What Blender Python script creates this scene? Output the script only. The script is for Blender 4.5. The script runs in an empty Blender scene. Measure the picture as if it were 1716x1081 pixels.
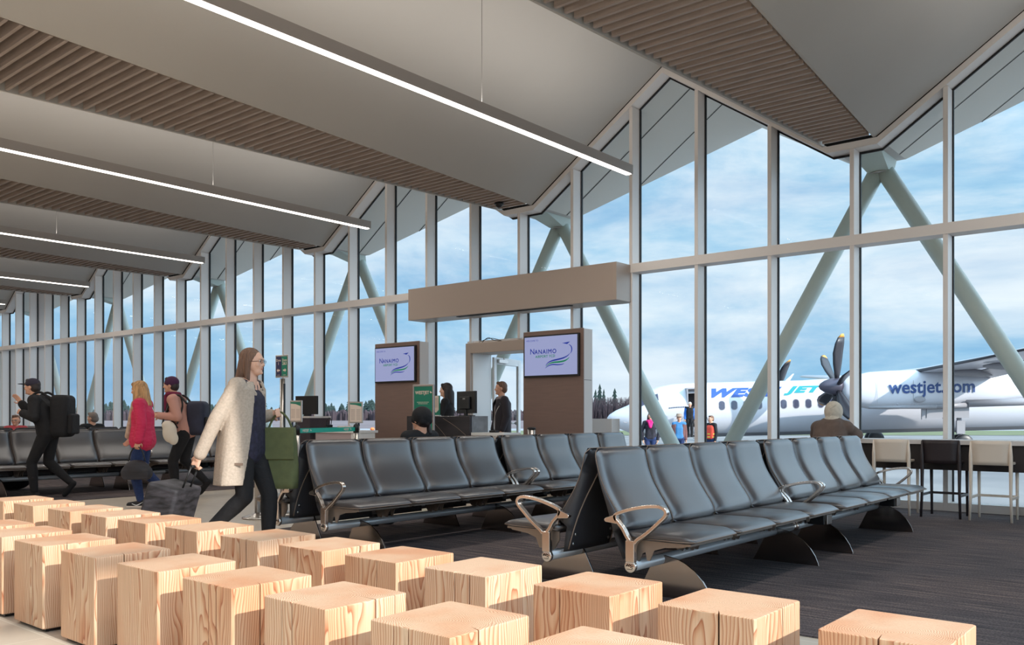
UP, DOWN = 52.0, 88.0
EXPO = 0.33
SUN, SKYS = 4.1, 0.92
import bpy, bmesh, math, random
from mathutils import Vector, Matrix, Euler
random.seed(7)
SC = bpy.context.scene
COL = SC.collection
PI = math.pi
D = 11.23            # inner face of the window wall (metres from the camera axis)
BAY = 5.45
S = 1.09             # mullion spacing
XV0 = -3.735         # first valley / mullion centre
TH = math.radians(39.7166)
RX, RY = math.cos(TH), math.sin(TH)      # unit vector to the right of the view
FX, FY = -math.sin(TH), math.cos(TH)     # unit vector into the view

def lin(c):
    return tuple(((v/255.0)/12.92 if v/255.0 <= 0.04045 else ((v/255.0+0.055)/1.055)**2.4) for v in c)

MATS = {}
def mat(name, rgb, rough=0.5, metal=0.0, spec=0.5, coat=0.0, emit=None, estr=0.0, noise=None, bump=None, sheen=0.0):
    if name in MATS: return MATS[name]
    m = bpy.data.materials.new(name); m.use_nodes = True
    nt = m.node_tree; b = nt.nodes['Principled BSDF']
    c = lin(rgb) + (1.0,)
    b.inputs['Base Color'].default_value = c
    b.inputs['Roughness'].default_value = rough
    b.inputs['Metallic'].default_value = metal
    b.inputs['Specular IOR Level'].default_value = spec
    if coat: b.inputs['Coat Weight'].default_value = coat; b.inputs['Coat Roughness'].default_value = 0.3
    if sheen: b.inputs['Sheen Weight'].default_value = sheen
    if emit:
        b.inputs['Emission Color'].default_value = lin(emit) + (1.0,)
        b.inputs['Emission Strength'].default_value = estr
    if noise or bump:
        tc = nt.nodes.new('ShaderNodeTexCoord'); mp = nt.nodes.new('ShaderNodeMapping')
        nt.links.new(tc.outputs['Object'], mp.inputs['Vector'])
        nz = nt.nodes.new('ShaderNodeTexNoise')
        sc, amt = noise[0:2] if noise else (None, 0)
        if isinstance(sc, tuple): mp.inputs['Scale'].default_value = sc; nz.inputs['Scale'].default_value = 1.0
        elif sc: nz.inputs['Scale'].default_value = sc
        nz.inputs['Detail'].default_value = 4.0
        nt.links.new(mp.outputs['Vector'], nz.inputs['Vector'])
        if noise:
            r = nt.nodes.new('ShaderNodeValToRGB')
            lo = tuple(max(0, v*(1-amt)) for v in c[:3]) + (1,); hi = tuple(min(1, v*(1+amt)) for v in c[:3]) + (1,)
            r.color_ramp.elements[0].position = 0.3; r.color_ramp.elements[1].position = 0.7
            r.color_ramp.elements[0].color = lo; r.color_ramp.elements[1].color = hi
            nt.links.new(nz.outputs['Fac'], r.inputs['Fac']); nt.links.new(r.outputs['Color'], b.inputs['Base Color'])
        if bump:
            bp = nt.nodes.new('ShaderNodeBump'); bp.inputs['Strength'].default_value = bump[1]
            bp.inputs['Distance'].default_value = bump[2] if len(bump) > 2 else 0.01
            n2 = nt.nodes.new('ShaderNodeTexNoise')
            if isinstance(bump[0], tuple):
                mpb = nt.nodes.new('ShaderNodeMapping'); mpb.inputs['Scale'].default_value = bump[0]; nt.links.new(tc.outputs['Object'], mpb.inputs['Vector'])
                nt.links.new(mpb.outputs['Vector'], n2.inputs['Vector']); n2.inputs['Scale'].default_value = 1.0; n2.inputs['Detail'].default_value = 3.0
            else:
                n2.inputs['Scale'].default_value = bump[0]; nt.links.new(tc.outputs['Object'], n2.inputs['Vector'])
            nt.links.new(n2.outputs['Fac'], bp.inputs['Height']); nt.links.new(bp.outputs['Normal'], b.inputs['Normal'])
    MATS[name] = m
    return m

class MB:
    """collects faces; build() links them as one mesh object"""
    def __init__(self): self.v = []; self.f = []; self.m = []; self.s = []
    def add(self, vs, fs, mi=0, smooth=False):
        o = len(self.v); self.v += [tuple(p) for p in vs]
        for f in fs: self.f.append(tuple(i+o for i in f)); self.m.append(mi); self.s.append(smooth)
        return self
    def box(self, x0, x1, y0, y1, z0, z1, mi=0):
        return self.add([(x0,y0,z0),(x1,y0,z0),(x1,y1,z0),(x0,y1,z0),(x0,y0,z1),(x1,y0,z1),(x1,y1,z1),(x0,y1,z1)],
            [(0,3,2,1),(4,5,6,7),(0,1,5,4),(1,2,6,5),(2,3,7,6),(3,0,4,7)], mi)
    def prism(self, pts, axis, a, b, mi=0, smooth=False):
        """pts: 2D outline; axis 'x','y','z': extruded from a to b along that axis"""
        def P(p, t):
            if axis == 'y': return (p[0], t, p[1])
            if axis == 'x': return (t, p[0], p[1])
            return (p[0], p[1], t)
        n = len(pts)
        self.add([P(p, a) for p in pts] + [P(p, b) for p in pts], [tuple(range(n))[::-1], tuple(range(n, 2*n))], mi)
        self.add([P(p, a) for p in pts] + [P(p, b) for p in pts], [(i, (i+1) % n, (i+1) % n + n, i+n) for i in range(n)], mi, smooth)
        return self
    def tube(self, pts, r, n=10, mi=0, cap=True, closed=False):
        pts = [Vector(p) for p in pts]; k = len(pts)
        rs = r if isinstance(r, (list, tuple)) else [r]*k
        vs = []; up = None
        for i, p in enumerate(pts):
            if closed: t = pts[(i+1) % k]-pts[i-1]
            else: t = pts[min(i+1, k-1)]-pts[max(i-1, 0)]
            t.normalize()
            if up is None: up = Vector((0,0,1)) if abs(t.z) < .9 else Vector((1,0,0))
            a = t.cross(up); a.normalize(); b = a.cross(t); b.normalize(); up = b
            for j in range(n):
                w = 2*PI*j/n; vs.append(p + a*math.cos(w)*rs[i] + b*math.sin(w)*rs[i])
        fs = []
        for i in range(k if closed else k-1):
            i2 = (i+1) % k
            for j in range(n): fs.append((i*n+j, i*n+(j+1) % n, i2*n+(j+1) % n, i2*n+j))
        self.add(vs, fs, mi, True)
        if cap and not closed:
            self.add(vs[:n], [tuple(range(n))], mi); self.add(vs[-n:], [tuple(range(n))[::-1]], mi)
        return self
    def ribbon(self, pts, w, t, mi=0, closed=False, axis=(0,1,0)):
        """rectangular section swept along a path in a plane; w along axis, t in plane"""
        pts = [Vector(p) for p in pts]; k = len(pts); ax = Vector(axis); vs = []
        for i, p in enumerate(pts):
            tg = (pts[(i+1) % k]-pts[i-1]) if closed else (pts[min(i+1,k-1)]-pts[max(i-1,0)])
            tg.normalize(); nn = ax.cross(tg); nn.normalize()
            tt = t[i] if isinstance(t, (list, tuple)) else t
            c = .3
            for (a, b) in ((-.5,-.5+.0),(-.5+c*.0,.5),(.5,.5),(.5,-.5)):
                vs.append(p + ax*a*w + nn*b*tt)
        fs = []
        for i in range(k if closed else k-1):
            i2 = (i+1) % k
            for j in range(4): fs.append((i*4+j, i*4+(j+1) % 4, i2*4+(j+1) % 4, i2*4+j))
        self.add(vs, fs, mi)
        if not closed: self.add(vs[:4], [(3,2,1,0)], mi); self.add(vs[-4:], [(0,1,2,3)], mi)
        return self
    def lathe(self, prof, n=24, c=(0,0,0), mi=0, smooth=True, axis='z'):
        vs = []; k = len(prof)
        for (r, z) in prof:
            for j in range(n):
                w = 2*PI*j/n; a, b = r*math.cos(w), r*math.sin(w)
                vs.append((c[0]+a, c[1]+b, c[2]+z) if axis == 'z' else ((c[0]+z, c[1]+a, c[2]+b) if axis == 'x' else (c[0]+a, c[1]+z, c[2]+b)))
        fs = [(i*n+j, i*n+(j+1) % n, (i+1)*n+(j+1) % n, (i+1)*n+j) for i in range(k-1) for j in range(n)]
        fs += [tuple(range(n))[::-1], tuple(range((k-1)*n, k*n))]
        return self.add(vs, fs, mi, smooth)
    def ell(self, c, r, n=16, m=10, mi=0, rot=None):
        vs = []; fs = []
        R = Euler(rot).to_matrix() if rot else None
        for i in range(m+1):
            ph = -PI/2+PI*i/m
            for j in range(n):
                w = 2*PI*j/n
                p = Vector((r[0]*math.cos(ph)*math.cos(w), r[1]*math.cos(ph)*math.sin(w), r[2]*math.sin(ph)))
                if R: p = R @ p
                vs.append(p+Vector(c))
        for i in range(m):
            for j in range(n): fs.append((i*n+j, i*n+(j+1) % n, (i+1)*n+(j+1) % n, (i+1)*n+j))
        return self.add(vs, fs, mi, True)
    def loft(self, rings, mi=0, cap=True):
        """rings: lists of equal length of points"""
        n = len(rings[0]); vs = [p for r in rings for p in r]
        fs = [(i*n+j, i*n+(j+1) % n, (i+1)*n+(j+1) % n, (i+1)*n+j) for i in range(len(rings)-1) for j in range(n)]
        self.add(vs, fs, mi, True)
        if cap: self.add(rings[0], [tuple(range(n))[::-1]], mi, True); self.add(rings[-1], [tuple(range(n))], mi, True)
        return self
    def build(self, name, mats, parent=None, bevel=0, seg=2, subsurf=0, label=None, merge=True):
        me = bpy.data.meshes.new(name); me.from_pydata([tuple(v) for v in self.v], [], self.f)
        ms = mats if isinstance(mats, (list, tuple)) else [mats]
        for m in ms: me.materials.append(m)
        me.polygons.foreach_set('material_index', self.m); me.polygons.foreach_set('use_smooth', self.s)
        if merge:
            bm = bmesh.new(); bm.from_mesh(me); bmesh.ops.remove_doubles(bm, verts=bm.verts, dist=1e-5)
            bmesh.ops.recalc_face_normals(bm, faces=bm.faces); bm.to_mesh(me); bm.free()
        me.update()
        o = bpy.data.objects.new(name, me); COL.objects.link(o)
        if bevel:
            b = o.modifiers.new('bevel', 'BEVEL'); b.width = bevel; b.segments = seg; b.limit_method = 'ANGLE'; b.angle_limit = math.radians(35)
            if seg > 1:
                for p in me.polygons: p.use_smooth = True
                b.harden_normals = True
        if subsurf:
            s = o.modifiers.new('sub', 'SUBSURF'); s.levels = subsurf; s.render_levels = subsurf
        if parent: o.parent = parent
        if label: o['label'] = label
        return o

def tag(o, label=None, cat=None, group=None, kind=None):
    if label: o['label'] = label
    if cat: o['category'] = cat
    if group: o['group'] = group
    if kind: o['kind'] = kind
    return o
def struct(o): o['kind'] = 'structure'; return o
def thing(name, label, cat, loc=(0,0,0), rz=0, group=None):
    o = bpy.data.objects.new(name, None); COL.objects.link(o); o.empty_display_size = .1
    o.location = loc; o.rotation_euler = (0,0,rz)
    return tag(o, label, cat, group)
def copy_tree(o, parent=None):
    c = o.copy(); COL.objects.link(c); c.parent = parent
    for ch in list(o.children): copy_tree(ch, c)
    return c
def text_mesh(txt, size, align='CENTER', bold=0.0, shear=0.0, spacing=1.0, extrude=0.0, sx=1.0):
    cu = bpy.data.curves.new('t', 'FONT'); cu.body = txt; cu.size = size; cu.align_x = align; cu.offset = bold
    cu.shear = shear; cu.space_character = spacing; cu.extrude = extrude; cu.resolution_u = 3
    ob = bpy.data.objects.new('t', cu); COL.objects.link(ob)
    dg = bpy.context.evaluated_depsgraph_get(); me = bpy.data.meshes.new_from_object(ob.evaluated_get(dg))
    vs = [(v.co.x*sx, v.co.y, v.co.z) for v in me.vertices]; fs = [tuple(p.vertices) for p in me.polygons]
    bpy.data.objects.remove(ob); bpy.data.curves.remove(cu); bpy.data.meshes.remove(me)
    return vs, fs
def ribbon2d(pts, ws):
    """variable width flat ribbon in a plane -> verts, faces"""
    vs = []; k = len(pts)
    for i, p in enumerate(pts):
        a = pts[max(i-1,0)]; b = pts[min(i+1,k-1)]
        dx, dy = b[0]-a[0], b[1]-a[1]; l = math.hypot(dx, dy) or 1
        nx, ny = -dy/l, dx/l
        vs += [(p[0]+nx*ws[i]/2, p[1]+ny*ws[i]/2, 0), (p[0]-nx*ws[i]/2, p[1]-ny*ws[i]/2, 0)]
    return vs, [(2*i, 2*i+1, 2*i+3, 2*i+2) for i in range(k-1)]
def cr(pts, n=6):
    """catmull-rom smoothing of a point list"""
    out = []; P = [pts[0]]+list(pts)+[pts[-1]]
    for i in range(1, len(P)-2):
        for j in range(n):
            t = j/n; q = []
            for a, b, c, d in zip(P[i-1], P[i], P[i+1], P[i+2]):
                q.append(.5*((2*b)+(-a+c)*t+(2*a-5*b+4*c-d)*t*t+(-a+3*b-3*c+d)*t**3))
            out.append(tuple(q))
    out.append(tuple(pts[-1])); return out

# ---------------------------------------------------------------- camera
cam = bpy.data.cameras.new('camera'); co = bpy.data.objects.new('camera', cam); COL.objects.link(co)
cam.sensor_width = 36; cam.lens = 1459/1716*36; cam.shift_y = 158/1716; cam.clip_end = 3000
co.location = (0,0,1.12); co.rotation_euler = (PI/2, 0, TH)
SC.camera = co
SC.view_settings.view_transform = 'Standard'; SC.view_settings.look = 'None'; SC.view_settings.gamma = 1
SC.view_settings.use_curve_mapping = False; SC.view_settings.exposure = EXPO
SC.cycles.max_bounces = 10; SC.cycles.transparent_max_bounces = 24; SC.cycles.sample_clamp_indirect = 4.0
SC.cycles.caustics_reflective = False; SC.cycles.caustics_refractive = False

# ---------------------------------------------------------------- materials
M_frame = mat('champagne_paint', (238,231,226), .42, .0)
M_gasket = mat('gasket_black', (18,18,20), .6)
M_ceil = mat('ceiling_board', (200,196,190), .8, noise=(0.6,.03))
M_soffit = mat('soffit_panel', (230,226,218), .6)
M_dark = mat('void_black', (16,13,12), .9)
M_slat = mat('slat_wood', (178,162,152), .55, noise=((3,40,40),.16))
M_column = mat('column_paint', (205,218,212), .45)
M_chrome = mat('polished_aluminium', (232,222,214), .24, 1.0)
M_steel = mat('brushed_steel', (190,186,182), .28, 1.0)
M_vinyl = mat('black_vinyl', (46,43,47), .42, 0, 1.0, coat=1.0, bump=(400,.05,.001))
M_shell = mat('charcoal_shell', (58,57,60), .42)
M_pipe = mat('seam_piping', (134,114,100), .6)
M_beam = mat('grey_beam', (168,171,175), .3, .25)
M_bracket = mat('bracket_metal', (150,138,128), .4, .7)
M_plate = mat('dark_leg_plate', (150,142,138), .14, 1.0)
M_black = mat('black_plastic', (20,20,22), .4)
M_white = mat('white_paint', (232,230,228), .45)
M_white2 = mat('off_white_panel', (214,208,204), .5)
M_brown = mat('brown_laminate', (128,104,94), .5, noise=((3,3,40),.06))
M_bulk = mat('taupe_metal', (176,160,148), .42, .15)
M_green = mat('sign_green', (16,128,104), .45)
M_navy = mat('sign_navy', (42,44,84), .45)
M_cream = mat('cream_plastic', (236,222,206), .42)
M_teal = mat('belt_teal', (22,160,140), .5)
M_paper = mat('paper', (232,214,200), .7)

def glass_mat():
    m = bpy.data.materials.new('window_glass'); m.use_nodes = True; nt = m.node_tree
    for n in list(nt.nodes): nt.nodes.remove(n)
    out = nt.nodes.new('ShaderNodeOutputMaterial'); mix = nt.nodes.new('ShaderNodeMixShader')
    tr = nt.nodes.new('ShaderNodeBsdfTransparent'); tr.inputs['Color'].default_value = (.975,.985,.98,1)
    gl = nt.nodes.new('ShaderNodeBsdfGlossy'); gl.inputs['Roughness'].default_value = .02
    lw = nt.nodes.new('ShaderNodeFresnel'); lw.inputs['IOR'].default_value = 1.08
    nt.links.new(lw.outputs['Fac'], mix.inputs['Fac']); nt.links.new(tr.outputs[0], mix.inputs[1]); nt.links.new(gl.outputs[0], mix.inputs[2])
    nt.links.new(mix.outputs[0], out.inputs['Surface'])
    return m
M_glass = glass_mat()

def wood_mat():
    m = bpy.data.materials.new('fir_wood'); m.use_nodes = True; nt = m.node_tree; b = nt.nodes['Principled BSDF']
    N = nt.nodes.new; L = nt.links.new
    tc = N('ShaderNodeTexCoord'); oi = N('ShaderNodeObjectInfo')
    # pith position varies from block to block
    wn = N('ShaderNodeTexWhiteNoise'); wn.noise_dimensions = '1D'; L(oi.outputs['Random'], wn.inputs['W'])
    sub = N('ShaderNodeVectorMath'); sub.operation = 'SUBTRACT'; L(wn.outputs['Color'], sub.inputs[0]); sub.inputs[1].default_value = (.5,.5,.5)
    sc = N('ShaderNodeVectorMath'); sc.operation = 'MULTIPLY'; L(sub.outputs[0], sc.inputs[0]); sc.inputs[1].default_value = (.16,.16,3.0)
    ad = N('ShaderNodeVectorMath'); ad.operation = 'ADD'; L(tc.outputs['Object'], ad.inputs[0]); L(sc.outputs[0], ad.inputs[1])
    # slow wobble along the trunk
    mp = N('ShaderNodeMapping'); mp.inputs['Scale'].default_value = (6,6,1.5); L(ad.outputs[0], mp.inputs['Vector'])
    n1 = N('ShaderNodeTexNoise'); n1.inputs['Scale'].default_value = 1.0; n1.inputs['Detail'].default_value = 2.5; L(mp.outputs[0], n1.inputs['Vector'])
    s1 = N('ShaderNodeVectorMath'); s1.operation = 'SUBTRACT'; L(n1.outputs['Color'], s1.inputs[0]); s1.inputs[1].default_value = (.5,.5,.5)
    s2 = N('ShaderNodeVectorMath'); s2.operation = 'MULTIPLY'; L(s1.outputs[0], s2.inputs[0]); s2.inputs[1].default_value = (.085,.085,0)
    ad2 = N('ShaderNodeVectorMath'); ad2.operation = 'ADD'; L(ad.outputs[0], ad2.inputs[0]); L(s2.outputs[0], ad2.inputs[1])
    flat = N('ShaderNodeVectorMath'); flat.operation = 'MULTIPLY'; L(ad2.outputs[0], flat.inputs[0]); flat.inputs[1].default_value = (1,1,0)
    ln = N('ShaderNodeVectorMath'); ln.operation = 'LENGTH'; L(flat.outputs[0], ln.inputs[0])
    mu = N('ShaderNodeMath'); mu.operation = 'MULTIPLY'; L(ln.outputs['Value'], mu.inputs[0]); mu.inputs[1].default_value = 135.0
    fr = N('ShaderNodeMath'); fr.operation = 'FRACT'; L(mu.outputs[0], fr.inputs[0])
    # fine fibres
    mf = N('ShaderNodeMapping'); mf.inputs['Scale'].default_value = (160,160,3); L(tc.outputs['Object'], mf.inputs['Vector'])
    nf = N('ShaderNodeTexNoise'); nf.inputs['Scale'].default_value = 1.0; L(mf.outputs[0], nf.inputs['Vector'])
    rp = N('ShaderNodeValToRGB'); e = rp.color_ramp.elements
    e[0].position = 0.0; e[0].color = lin((230,203,174))+(1,); e[1].position = 1.0; e[1].color = lin((228,200,170))+(1,)
    a = e.new(.45); a.color = lin((224,192,160))+(1,)
    a = e.new(.82); a.color = lin((202,152,118))+(1,)
    a = e.new(.93); a.color = lin((176,116,84))+(1,)
    L(fr.outputs[0], rp.inputs['Fac'])
    # reddish heart patches
    mh = N('ShaderNodeMapping'); mh.inputs['Scale'].default_value = (4,4,1.2); L(ad.outputs[0], mh.inputs['Vector'])
    nh = N('ShaderNodeTexNoise'); nh.inputs['Scale'].default_value = 1.0; L(mh.outputs[0], nh.inputs['Vector'])
    rh = N('ShaderNodeValToRGB'); rh.color_ramp.elements[0].position = .42; rh.color_ramp.elements[0].color = (1,1,1,1)
    rh.color_ramp.elements[1].position = .66; rh.color_ramp.elements[1].color = (.93,.74,.63,1); L(nh.outputs['Fac'], rh.inputs['Fac'])
    mx = N('ShaderNodeMix'); mx.data_type = 'RGBA'; mx.blend_type = 'MULTIPLY'; mx.inputs['Factor'].default_value = 1
    L(rp.outputs['Color'], mx.inputs['A']); L(rh.outputs['Color'], mx.inputs['B'])
    rf = N('ShaderNodeValToRGB'); rf.color_ramp.elements[0].position = .3; rf.color_ramp.elements[0].color = (.88,.86,.84,1); rf.color_ramp.elements[1].position = .6; rf.color_ramp.elements[1].color = (1,1,1,1)
    L(nf.outputs['Fac'], rf.inputs['Fac'])
    mx2 = N('ShaderNodeMix'); mx2.data_type = 'RGBA'; mx2.blend_type = 'MULTIPLY'; mx2.inputs['Factor'].default_value = 1
    L(mx.outputs['Result'], mx2.inputs['A']); L(rf.outputs['Color'], mx2.inputs['B'])
    rt = N('ShaderNodeValToRGB'); rt.color_ramp.elements[0].color = (1,1,1,1); rt.color_ramp.elements[1].color = (.93,.84,.77,1); L(oi.outputs['Random'], rt.inputs['Fac'])
    mx3 = N('ShaderNodeMix'); mx3.data_type = 'RGBA'; mx3.blend_type = 'MULTIPLY'; mx3.inputs['Factor'].default_value = 1
    L(mx2.outputs['Result'], mx3.inputs['A']); L(rt.outputs['Color'], mx3.inputs['B'])
    L(mx3.outputs['Result'], b.inputs['Base Color'])
    b.inputs['Roughness'].default_value = .5
    return m
M_wood = wood_mat()

def streak_carpet():
    m = bpy.data.materials.new('woven_carpet'); m.use_nodes = True; nt = m.node_tree; b = nt.nodes['Principled BSDF']
    N = nt.nodes.new; L = nt.links.new; tc = N('ShaderNodeTexCoord')
    def nz(scale, det=3):
        mp = N('ShaderNodeMapping'); mp.inputs['Scale'].default_value = scale; L(tc.outputs['Object'], mp.inputs['Vector'])
        n = N('ShaderNodeTexNoise'); n.inputs['Scale'].default_value = 1; n.inputs['Detail'].default_value = det; L(mp.outputs[0], n.inputs['Vector']); return n
    a = nz((2.2, 34, 1)); c = nz((90,150,1),1); d = nz((.55,1.1,1),1)
    r1 = N('ShaderNodeValToRGB'); r1.color_ramp.elements[0].position = .33; r1.color_ramp.elements[1].position = .68
    r1.color_ramp.elements[0].color = lin((70,65,68))+(1,); r1.color_ramp.elements[1].color = lin((122,110,106))+(1,)
    e = r1.color_ramp.elements.new(.5); e.color = lin((92,85,86))+(1,)
    L(a.outputs['Fac'], r1.inputs['Fac'])
    r2 = N('ShaderNodeValToRGB'); r2.color_ramp.elements[0].position = .35; r2.color_ramp.elements[0].color = (.45,.45,.47,1); r2.color_ramp.elements[1].position = .65; r2.color_ramp.elements[1].color = (1.3,1.3,1.3,1)
    L(c.outputs['Fac'], r2.inputs['Fac'])
    r3 = N('ShaderNodeValToRGB'); r3.color_ramp.elements[0].position = .4; r3.color_ramp.elements[0].color = (.82,.82,.84,1); r3.color_ramp.elements[1].position = .6; r3.color_ramp.elements[1].color = (1.08,1,.96,1)
    L(d.outputs['Fac'], r3.inputs['Fac'])
    m1 = N('ShaderNodeMix'); m1.data_type = 'RGBA'; m1.blend_type = 'MULTIPLY'; m1.inputs['Factor'].default_value = 1; L(r1.outputs[0], m1.inputs['A']); L(r2.outputs[0], m1.inputs['B'])
    m2 = N('ShaderNodeMix'); m2.data_type = 'RGBA'; m2.blend_type = 'MULTIPLY'; m2.inputs['Factor'].default_value = 1; L(m1.outputs['Result'], m2.inputs['A']); L(r3.outputs[0], m2.inputs['B'])
    L(m2.outputs['Result'], b.inputs['Base Color']); b.inputs['Roughness'].default_value = .9; b.inputs['Specular IOR Level'].default_value = .2
    return m
M_carpet = streak_carpet()

def tile_mat():
    m = bpy.data.materials.new('floor_tile'); m.use_nodes = True; nt = m.node_tree; b = nt.nodes['Principled BSDF']
    N = nt.nodes.new; L = nt.links.new; tc = N('ShaderNodeTexCoord'); mp = N('ShaderNodeMapping')
    mp.inputs['Location'].default_value = (4.66,-1.9,0); L(tc.outputs['Object'], mp.inputs['Vector'])
    br = N('ShaderNodeTexBrick'); br.offset = 0; br.inputs['Scale'].default_value = 1; br.inputs['Brick Width'].default_value = 1.2; br.inputs['Row Height'].default_value = .6
    br.inputs['Mortar Size'].default_value = .004; br.inputs['Color1'].default_value = lin((206,192,174))+(1,); br.inputs['Color2'].default_value = lin((200,187,170))+(1,); br.inputs['Mortar'].default_value = lin((222,212,196))+(1,)
    L(mp.outputs[0], br.inputs['Vector'])
    n = N('ShaderNodeTexNoise'); n.inputs['Scale'].default_value = 5; L(tc.outputs['Object'], n.inputs['Vector'])
    r = N('ShaderNodeValToRGB'); r.color_ramp.elements[0].color = (.93,.93,.93,1); r.color_ramp.elements[1].color = (1,1,1,1); L(n.outputs['Fac'], r.inputs['Fac'])
    m1 = N('ShaderNodeMix'); m1.data_type = 'RGBA'; m1.blend_type = 'MULTIPLY'; m1.inputs['Factor'].default_value = 1; L(br.outputs['Color'], m1.inputs['A']); L(r.outputs[0], m1.inputs['B'])
    L(m1.outputs['Result'], b.inputs['Base Color']); b.inputs['Roughness'].default_value = .35
    return m
M_tile = tile_mat()
# ---------------------------------------------------------------- the hall
ZV, ZR, SL = 4.60, 6.25, (6.25-4.60)/(BAY/2-.31)
def hw(y): return .325+.079*(11.3-y)
def zprof(x):
    u = abs((x-XV0+BAY/2) % BAY-BAY/2)
    return ZV if u < .31 else ZV+(u-.31)*SL
def mx(i): return XV0-S*i           # mullion centre i
I0, I1 = -11, 28
XL, XR_, YB = mx(I1), mx(I0), -6.0   # room extents

fl = MB().box(XL, XR_, YB, D+.3, -.3, -.004).build('floor', M_tile); struct(fl)
cp = MB().box(-7.35, XR_-.01, 4.38, D-.001, -.003, .004).build('floor_carpet', M_carpet); struct(cp)
cp = MB().box(XL+.01, -11.95, 3.2, D-.001, -.003, .004).build('floor_carpet', M_carpet); struct(cp)
MBw = MB().box(XL-.2, XL, YB, D+.3, -.3, 7).build('wall_left', M_white2); struct(MBw)
struct(MB().box(XL, XR_, YB-.2, YB, -.3, 7).build('wall_back', M_white2))
# unseen right end: glazing added to light the hall, louvres added against direct sun
YA = 3.55            # walkway side of this line has added glazing, so sun reaches the stools
w = MB(); w.box(XR_, XR_+.25, YA, D+.3, -.3, .1); w.box(XR_, XR_+.25, YA, D+.3, 6.3, 7)
wl_ = struct(w.build('wall_right', M_white2))
f = MB()
for y in (YA+.04, 5.4, 7.3, 9.2, D-.04): f.box(XR_+.02, XR_+.14, y-.03, y+.03, .1, 6.3)
wr = struct(f.build('window_42', M_frame)); MB().add([(XR_+.1,YA,.1),(XR_+.1,D,.1),(XR_+.1,D,6.3),(XR_+.1,YA,6.3)], [(0,1,2,3)]).build('glass_pane', M_glass, wr)  # unseen glazing added so sky light reaches the seats
lv = MB(); z = .2
while z < 6.5: lv.box(XR_+.3, XR_+.85, YA-.3, D+.3, z, z+.02); z += .235
struct(lv.build('added_sun_louvre', M_white))  # unseen louvres added to stop direct sun but pass sky light
f = MB()
for y in (YB+.1, -2.83, .4, YA-.04): f.box(XR_+.02, XR_+.14, y-.03, y+.03, 0, 6.6)
f.box(XR_+.02, XR_+.14, YB, YA, 0, .1); f.box(XR_+.02, XR_+.14, YB, YA, 6.5, 6.6)
wr = struct(f.build('window_40', M_frame))  # unseen end glazing added to admit the low sun
MB().add([(XR_+.1,YB,.1),(XR_+.1,YA,.1),(XR_+.1,YA,6.5),(XR_+.1,YB,6.5)], [(0,1,2,3)]).build('glass_pane', M_glass, wr)
f = MB(); XA = XV0+BAY/2
for y in (YB+.1, -2.83, .4, YA): f.box(XA, XR_, y-.03, y+.03, 6.52, 6.62)
wr = struct(f.build('window_41', M_frame))  # unseen roof glazing added so the sun reaches the block stools
MB().add([(XA,YB,6.6),(XR_,YB,6.6),(XR_,YA,6.6),(XA,YA,6.6)], [(0,1,2,3)]).build('glass_pane', M_glass, wr)
w = MB(); w.box(XA, XR_, YA, YA+.12, 4.3, 6.7); struct(w.build('wall_front', M_white2))
w = MB(); w.box(XA-.06, XA, YB, YA, ZR, 6.7) if False else w.box(XA-.06, XA, YB, YA, 6.22, 6.7); struct(w.build('wall_front', M_white2))

# folded ceiling: each bay from valley k to the next ridge on either side
YE = D-.03
for k in range(-2, 7):
    xv = XV0-BAY*k; xr1, xr2 = xv+BAY/2, xv-BAY/2
    y0_ = YB if k >= 0 else YA+.12
    ys = [y0_+(YE-y0_)*t/8 for t in range(9)]
    for sgn, xr in ((1, xr1), (-1, xr2)):
        b = MB(); vs = []
        for y in ys: vs += [(xv-.035+sgn*hw(y), y, ZV), (xr, y, ZR)]
        b.add(vs, [(2*i, 2*i+2, 2*i+3, 2*i+1) for i in range(8)], 0, True)
        # lip turning up beside the slats
        vs = []
        for y in ys: vs += [(xv-.035+sgn*hw(y), y, ZV), (xv-.035+sgn*(hw(y)-.03), y, ZV), (xv-.035+sgn*(hw(y)-.03), y, ZV+.22)]
        b.add(vs, [(3*i+j, 3*i+j+1, 3*i+j+4, 3*i+j+3) for i in range(8) for j in range(2)])
        struct(b.build('ceiling', M_ceil))
    # slatted strip in the valley
    b = MB(); y = YE-.09
    while y > y0_+.1:
        h_ = hw(y)-.055; b.box(xv-.035-h_, xv-.035+h_, y-.033, y, ZV+.004, ZV+.15); y -= .132
    sp = struct(b.build('ceiling', M_slat))
    b = MB(); vs = []
    for y in (y0_, YE): vs += [(xv-.035-hw(y), y, ZV+.24), (xv-.035+hw(y), y, ZV+.24)]
    b.add(vs, [(0,1,3,2)]); bk = b.build('slat_backing', M_dark, sp)
# roof above (keeps sun out)
struct(MB().box(XL-.2, XA, YB-.2, D, 6.7, 6.8).build('ceiling', M_white2)); struct(MB().box(XA, XR_+.25, YA+.1, D, 6.7, 6.8).build('ceiling', M_white2))

def profile(xa, xb, dz=0.0):
    """profile points from xa to xb (xa>xb), with kinks"""
    pts = {xa, xb}
    for k in range(-3, 8):
        for kx in (XV0-BAY*k+.31, XV0-BAY*k-.31, XV0-BAY*k-BAY/2):
            if xb < kx < xa: pts.add(kx)
    return [(x, zprof(x)+dz) for x in sorted(pts, reverse=True)]
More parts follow.
